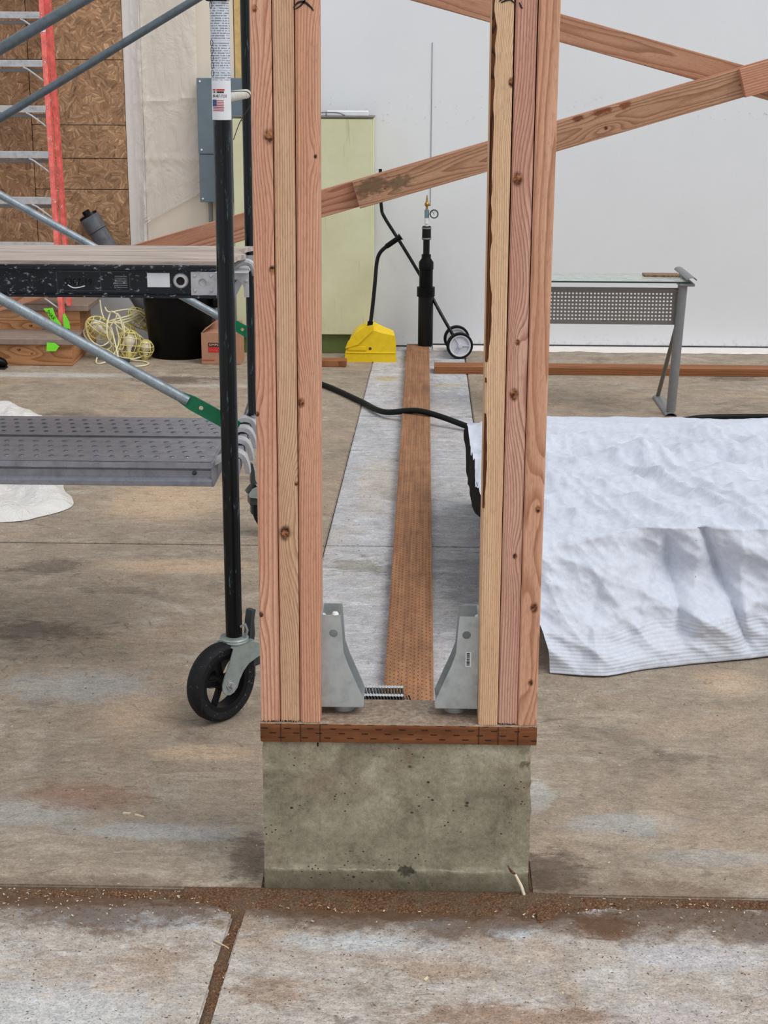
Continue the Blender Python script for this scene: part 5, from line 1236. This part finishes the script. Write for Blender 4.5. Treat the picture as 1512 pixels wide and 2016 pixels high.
text('Strong-Tie', 0.017, plain('label_pink', c(232, 100, 96), 0.6), lr, frame((-1.144, 5.5030, 0.073), (1, 0, 0), (0, 0, 1), (0, -1, 0)), sx=1.0)
obj('base_stripe', box((-1.180, 5.5036, 0.020), (-1.118, 5.5052, 0.026)), plain('brown_print', c(168, 78, 60), 0.7), bx)

sl = thing('string_lights', (-1.6, 5.7, 0), 'tangled pale yellow string of caged work lights heaped left of the bin', 'work lights')
def cage(cx, cy, cz, r, L, ang, tilt):
    Mx = Matrix.Translation((cx, cy, cz)) @ Matrix.Rotation(ang, 4, 'Y') @ Matrix.Rotation(tilt, 4, 'X')
    bm = bmesh.new()
    for k in range(8):
        a = 2*PI*k/8
        P = [(r*0.35*math.cos(a), r*0.35*math.sin(a), -L*0.5), (r*0.8*math.cos(a), r*0.8*math.sin(a), -L*0.22), (r*math.cos(a), r*math.sin(a), L*0.05), (r*0.82*math.cos(a), r*0.82*math.sin(a), L*0.33), (r*0.35*math.cos(a), r*0.35*math.sin(a), L*0.5), (0, 0, L*0.53)]
        add_tube(bm, [Mx @ Vector(p) for p in spline(P, 3)], 0.0027, 5)
    for h, q in ((-0.3, 0.72), (-0.05, 0.97), (0.22, 0.93), (0.42, 0.6)):
        add_tube(bm, [Mx @ Vector((r*q*math.cos(2*PI*k/20), r*q*math.sin(2*PI*k/20), L*h)) for k in range(20)], 0.0027, 5, closed=True)
    bmesh.ops.recalc_face_normals(bm, faces=bm.faces)
    o = obj('lamp_cage', bm, M['yellow_cage'], sl)
    obj('bulb', lathe([(0, -0.045), (0.012, -0.045), (0.013, -0.02), (0.027, 0.005), (0.030, 0.022), (0.024, 0.040), (0.012, 0.049), (0, 0.051)], 18, Mx), M['bulb'], o)
    obj('socket', lathe([(0, -L*0.62), (0.017, -L*0.62), (0.020, -L*0.42), (0.014, -0.04), (0, -0.04)], 14, Mx), M['yellow_cage'], o)
cage(-1.705, 5.64, 0.165, 0.064, 0.15, R1(-50), 0.3); cage(-1.535, 5.60, 0.088, 0.062, 0.145, R1(4), -0.2)
cage(-1.520, 5.83, 0.190, 0.052, 0.14, R1(-40), 0.2); cage(-1.452, 5.62, 0.058, 0.045, 0.10, R1(8), 0.1); cage(-1.58, 5.76, 0.115, 0.048, 0.12, R1(20), 0.3)
r = random.Random(11)
def loop(cx, cy, cz, rx, rz, n, rot, wob, name='cord'):
    P = []
    for k in range(n):
        a = 2*PI*k/n; x = rx*math.cos(a); z = rz*math.sin(a)
        P.append((cx+x*math.cos(rot)-z*math.sin(rot)+r.uniform(-wob, wob), cy+r.uniform(-0.03, 0.03), max(0.006, cz+x*math.sin(rot)+z*math.cos(rot)+r.uniform(-wob, wob))))
    obj(name, tube(spline(P, 8, True), 0.0041, 7, closed=True), M['yellow_wire'], sl)
loop(-1.695, 5.585, 0.155, 0.075, 0.060, 9, -0.7, 0.004); loop(-1.60, 5.56, 0.170, 0.042, 0.105, 9, 0.15, 0.005); loop(-1.60, 5.60, 0.13, 0.030, 0.12, 9, -0.1, 0.01)
loop(-1.70, 5.62, 0.13, 0.085, 0.06, 9, -0.5, 0.008); loop(-1.64, 5.66, 0.10, 0.10, 0.085, 9, 0.3, 0.015); loop(-1.55, 5.67, 0.08, 0.10, 0.07, 9, 0.0, 0.012)
for P in ([(-1.71, 5.72, 0.31), (-1.70, 5.71, 0.24), (-1.67, 5.68, 0.20), (-1.62, 5.66, 0.215), (-1.56, 5.70, 0.225), (-1.51, 5.80, 0.235), (-1.44, 5.95, 0.25), (-1.30, 6.03, 0.26)],
          [(-1.70, 5.66, 0.18), (-1.60, 5.66, 0.205), (-1.54, 5.74, 0.212), (-1.46, 5.93, 0.22), (-1.30, 6.03, 0.22)],
          [(-1.66, 5.64, 0.20), (-1.58, 5.66, 0.195), (-1.53, 5.76, 0.20), (-1.45, 5.95, 0.20), (-1.30, 6.04, 0.19)],
          [(-1.69, 5.75, 0.265), (-1.66, 5.72, 0.245), (-1.57, 5.75, 0.255), (-1.50, 5.78, 0.24), (-1.46, 5.8, 0.20)],
          [(-1.63, 5.60, 0.18), (-1.60, 5.55, 0.09), (-1.56, 5.46, 0.006), (-1.49, 5.40, 0.006), (-1.43, 5.42, 0.006), (-1.415, 5.49, 0.006), (-1.46, 5.55, 0.006), (-1.54, 5.57, 0.010)],
          [(-1.70, 5.55, 0.035), (-1.70, 5.50, 0.006), (-1.67, 5.47, 0.006), (-1.63, 5.50, 0.02), (-1.60, 5.54, 0.06), (-1.585, 5.57, 0.12), (-1.60, 5.58, 0.19)],
          [(-1.62, 5.63, 0.20), (-1.57, 5.62, 0.16), (-1.52, 5.63, 0.13), (-1.49, 5.66, 0.10), (-1.47, 5.68, 0.05)],
          [(-1.66, 5.60, 0.06), (-1.60, 5.58, 0.03), (-1.55, 5.56, 0.02), (-1.50, 5.58, 0.015), (-1.44, 5.62, 0.03)]):
    obj('cord', tube(spline(P, 8), 0.0041, 7), M['yellow_wire'], sl)
obj('plug', tube([(-1.555, 5.535, 0.012), (-1.525, 5.53, 0.012)], 0.010, 8), M['dark_steel'], sl)

sl.location.x -= 0.055

lpipe = thing('leaning_pipe', (-1.6, 6.0, 0.1), 'grey black capped drain pipe leaning on the strand board behind the deck', 'pipe')
a = Vector((-1.845, 6.00, 0.700)); b = Vector((-1.46, 5.985, 0.055)); d = (b-a).normalized()
obj('pipe_body', tube([a, b], 0.050, 30), M['abs_pipe'], lpipe)
obj('coupling', tube([a-d*0.035, a-d*0.031, a+d*0.050, a+d*0.054], [0.055, 0.058, 0.058, 0.050], 30), M['abs_pipe'], lpipe)
obj('cap', tube([a-d*0.050, a-d*0.034], [0.052, 0.055], 30), M['black_plastic'], lpipe)
obj('cap_nut', tube([a-d*0.074, a-d*0.048], 0.022, 6), M['black_plastic'], lpipe)
sh = bmesh.new(); add_tube(sh, [(-2.44, 5.50, 0.05), (-2.36, 5.50, 0.048), (-2.30, 5.50, 0.035), (-2.262, 5.50, 0.026), (-2.248, 5.50, 0.020)], [0.044, 0.042, 0.032, 0.023, 0.008], 14)
for v in sh.verts: v.co.z = max(0.004, v.co.z)
bmesh.ops.recalc_face_normals(sh, faces=sh.faces)
for v in sh.verts: v.co.x += 0.055; v.co.y -= 0.165
so_ = obj('shoe', sh, M['black_plastic'], label='dark shoe toe on the floor in front of the steps at the left edge', category='shoe')
obj('sole', box((-2.405, 5.300, 0.0), (-2.197, 5.370, 0.008), 0.003), M['rubber'], so_)

# ================================================================== MILKY SHEET ON THE FLOOR
def sheet_bm():
    out = [(-1.277, 2.687), (-1.30, 2.82), (-1.36, 2.95), (-1.44, 3.30), (-1.60, 3.9), (-1.70, 4.10), (-1.85, 4.30), (-1.985, 4.36), (-2.6, 4.2), (-2.7, 3.0), (-2.2, 2.35), (-1.50, 2.48), (-1.36, 2.56)]
    bm = bmesh.new(); N = 70; cx, cy = -1.95, 3.3; P = spline([(x, y, 0) for x, y in out], 10, True); rings = []
    for j in range(N+1):
        t = j/N; row = []
        for p in P:
            x = cx+(p.x-cx)*t; y = cy+(p.y-cy)*t
            e = math.sin(min(1, (1-t)*5)*PI/2)
            z = 0.003+e*max(0.002, 0.045+0.10*crumple(x*0.9+5, y*0.6))
            row.append(bm.verts.new((x, y, z)))
        rings.append(row)
    n = len(P)
    for j in range(N):
        for k in range(n):
            bm.faces.new((rings[j][k], rings[j][(k+1) % n], rings[j+1][(k+1) % n], rings[j+1][k]))
    bmesh.ops.remove_doubles(bm, verts=bm.verts, dist=1e-5); bmesh.ops.recalc_face_normals(bm, faces=bm.faces)
    if sum(f.normal.z for f in bm.faces) < 0: bmesh.ops.reverse_faces(bm, faces=bm.faces)
    return bm
obj('plastic_sheet', sheet_bm(), M['sheet'], label='crumpled milky white plastic sheet on the floor under the steel planks', category='plastic sheet')

# ================================================================== DIRT AND CHIPS
def dirt_bm():
    bm = bmesh.new()
    def patch(x0, x1, y0, y1, f, step=0.0035):
        nx = int((x1-x0)/step); ny = int((y1-y0)/step); G = {}
        for j in range(ny+1):
            for i in range(nx+1):
                x = x0+(x1-x0)*i/nx; y = y0+(y1-y0)*j/ny
                G[i, j] = (x, y, f(x, y))
        V = {}
        def vv(k):
            if k not in V: V[k] = bm.verts.new(G[k])
            return V[k]
        for j in range(ny):
            for i in range(nx):
                ks = ((i, j), (i+1, j), (i+1, j+1), (i, j+1))
                if max(G[k][2] for k in ks) > -0.008: bm.faces.new([vv(k) for k in ks])
    def fr(x, y): return 0.0016*noise.fractal(Vector((x*160, y*160, 0)), 0.6, 2, 3)
    def f(x, y):
        lo = -0.052-0.012*noise.noise(Vector((x*9, 0, 0)))-0.010*noise.noise(Vector((x*30, 0, 5)))
        hi = -0.014
        if -0.46 < x < 0.30: lo -= 0.050*min(1, (x+0.46)/0.10)*min(1, (0.30-x)/0.03)*(0.75+0.6*noise.noise(Vector((x*13, 2, 0)))); hi = 0.004
        if x > 0.23: lo -= 0.030*max(0, 1-(x-0.23)/0.32)*(0.6+0.8*noise.noise(Vector((x*20, 7, 0))))
        m = min(y-lo, hi-y+0.006)
        h = -0.006+min(0.0085, m*0.35)
        return h+fr(x, y)
    patch(-2.2, 2.2, -0.15, 0.012, f)
    def g2(x, y):                                # the crack running towards the camera
        xc = -0.340-0.045*((-0.045-y)/0.9)-0.012*noise.noise(Vector((y*6, 0, 0))); w = 0.011+0.005*noise.noise(Vector((y*22, 0, 2)))+(0.02*max(0, 1-abs(y+0.28)/0.06) if y > -0.40 else 0)*0.3
        return -0.0085+min(0.007, (w-abs(x-xc))*0.8)+fr(x, y)
    patch(-0.44, -0.27, -0.95, -0.04, g2)
    def g3(x, y):                                # dirt banked at the sides of the block
        s = -0.303 if x < 0 else 0.228; w = (0.014 if x < 0 else 0.014)*max(0, 1-y/0.24)*(0.7+0.6*noise.noise(Vector((y*25, 0, 1))))
        return -0.006+min(0.0075, (w-abs(x-s))*0.5)+fr(x, y)
    patch(-0.345, -0.300, -0.01, 0.24, g3, 0.0025); patch(0.222, 0.268, -0.01, 0.24, g3, 0.0025)
    for f_ in bm.faces:
        f_.normal_update()
        if f_.normal.z < 0: f_.normal_flip()
    return bm
obj('loose_dirt', dirt_bm(), M['dirt'], label='reddish brown loose dirt lying in the floor joints and around the concrete block', category='dirt', kind='stuff')
def chips():
    bm = bmesh.new(); r = random.Random(21)
    def chip(x, y, L, w, h, a, mi, z0=0.0):
        ca, sa_ = math.cos(a), math.sin(a)
        P = [(-L, -w), (L*r.uniform(0.6, 1), -w*r.uniform(0.3, 1)), (L, w*r.uniform(0.2, 1)), (-L*r.uniform(0.6, 1), w)]
        t = r.uniform(-0.3, 0.3)*h
        A = [bm.verts.new((x+u*ca-v*sa_, y+u*sa_+v*ca, z0)) for u, v in P]; B = [bm.verts.new((x+u*ca-v*sa_, y+u*sa_+v*ca, z0+h+t*(1 if u > 0 else -1))) for u, v in P]
        fs = [bm.faces.new(B)]+[bm.faces.new((A[i], A[(i+1) % 4], B[(i+1) % 4], B[i])) for i in range(4)]
        for f in fs: f.material_index = mi
    for k in range(3200):                         # chips and twigs near the joint and over the front slabs
        if k < 1700: x = r.uniform(-0.9, 0.9); y = -0.02-abs(r.gauss(0, 0.045)); z0 = 0.0
        else: x = r.uniform(-1.0, 0.9); y = r.uniform(-0.75, -0.04); z0 = -0.004
        mi = r.choices((0, 1, 2), (2, 6, 2))[0]; L = r.uniform(0.0008, 0.0028) if mi else r.uniform(0.001, 0.0035)
        chip(x, y, L, L*r.uniform(0.15, 0.5), 0.0008, r.uniform(0, PI), mi, z0)
    for k in range(900):
        x = r.uniform(-1.6, 1.6); y = r.uniform(0.0, 3.2)
        if x > 0.28 and y > 1.1: continue
        mi = r.choices((0, 1, 2), (5, 3, 2))[0]; L = r.uniform(0.001, 0.0035)
        chip(x, y, L, L*r.uniform(0.15, 0.5), 0.001, r.uniform(0, PI), mi, 0.0)
    for x, y, L, a in ((-0.288, -0.045, 0.006, 0.3), (-0.17, -0.032, 0.008, 0.2), (-0.19, -0.055, 0.018, 0.5), (-0.26, -0.05, 0.014, -0.5), (-0.09, -0.06, 0.009, 0.6), (0.12, -0.05, 0.006, 0.1), (0.19, -0.03, 0.006, 0.2), (-0.36, -0.21, 0.020, -0.7), (-0.63, 0.30, 0.009, 0.0), (-0.60, 0.29, 0.012, -0.4), (0.02, -0.31, 0.006, 1.0)):
        chip(x, y, L, 0.0028 if L < 0.012 else 0.0012, 0.003, a, 0, -0.003 if y < 0 else 0)
    bmesh.ops.recalc_face_normals(bm, faces=bm.faces); return bm
obj('wood_chips', chips(), [plain('pale_wood_chip', c(222, 206, 176), 0.8), plain('brown_wood_chip', c(112, 76, 48), 0.9), plain('grey_grit', c(96, 90, 84), 0.9)],
    label='tiny pale and brown wood chips scattered over the concrete floor', category='debris', kind='stuff')
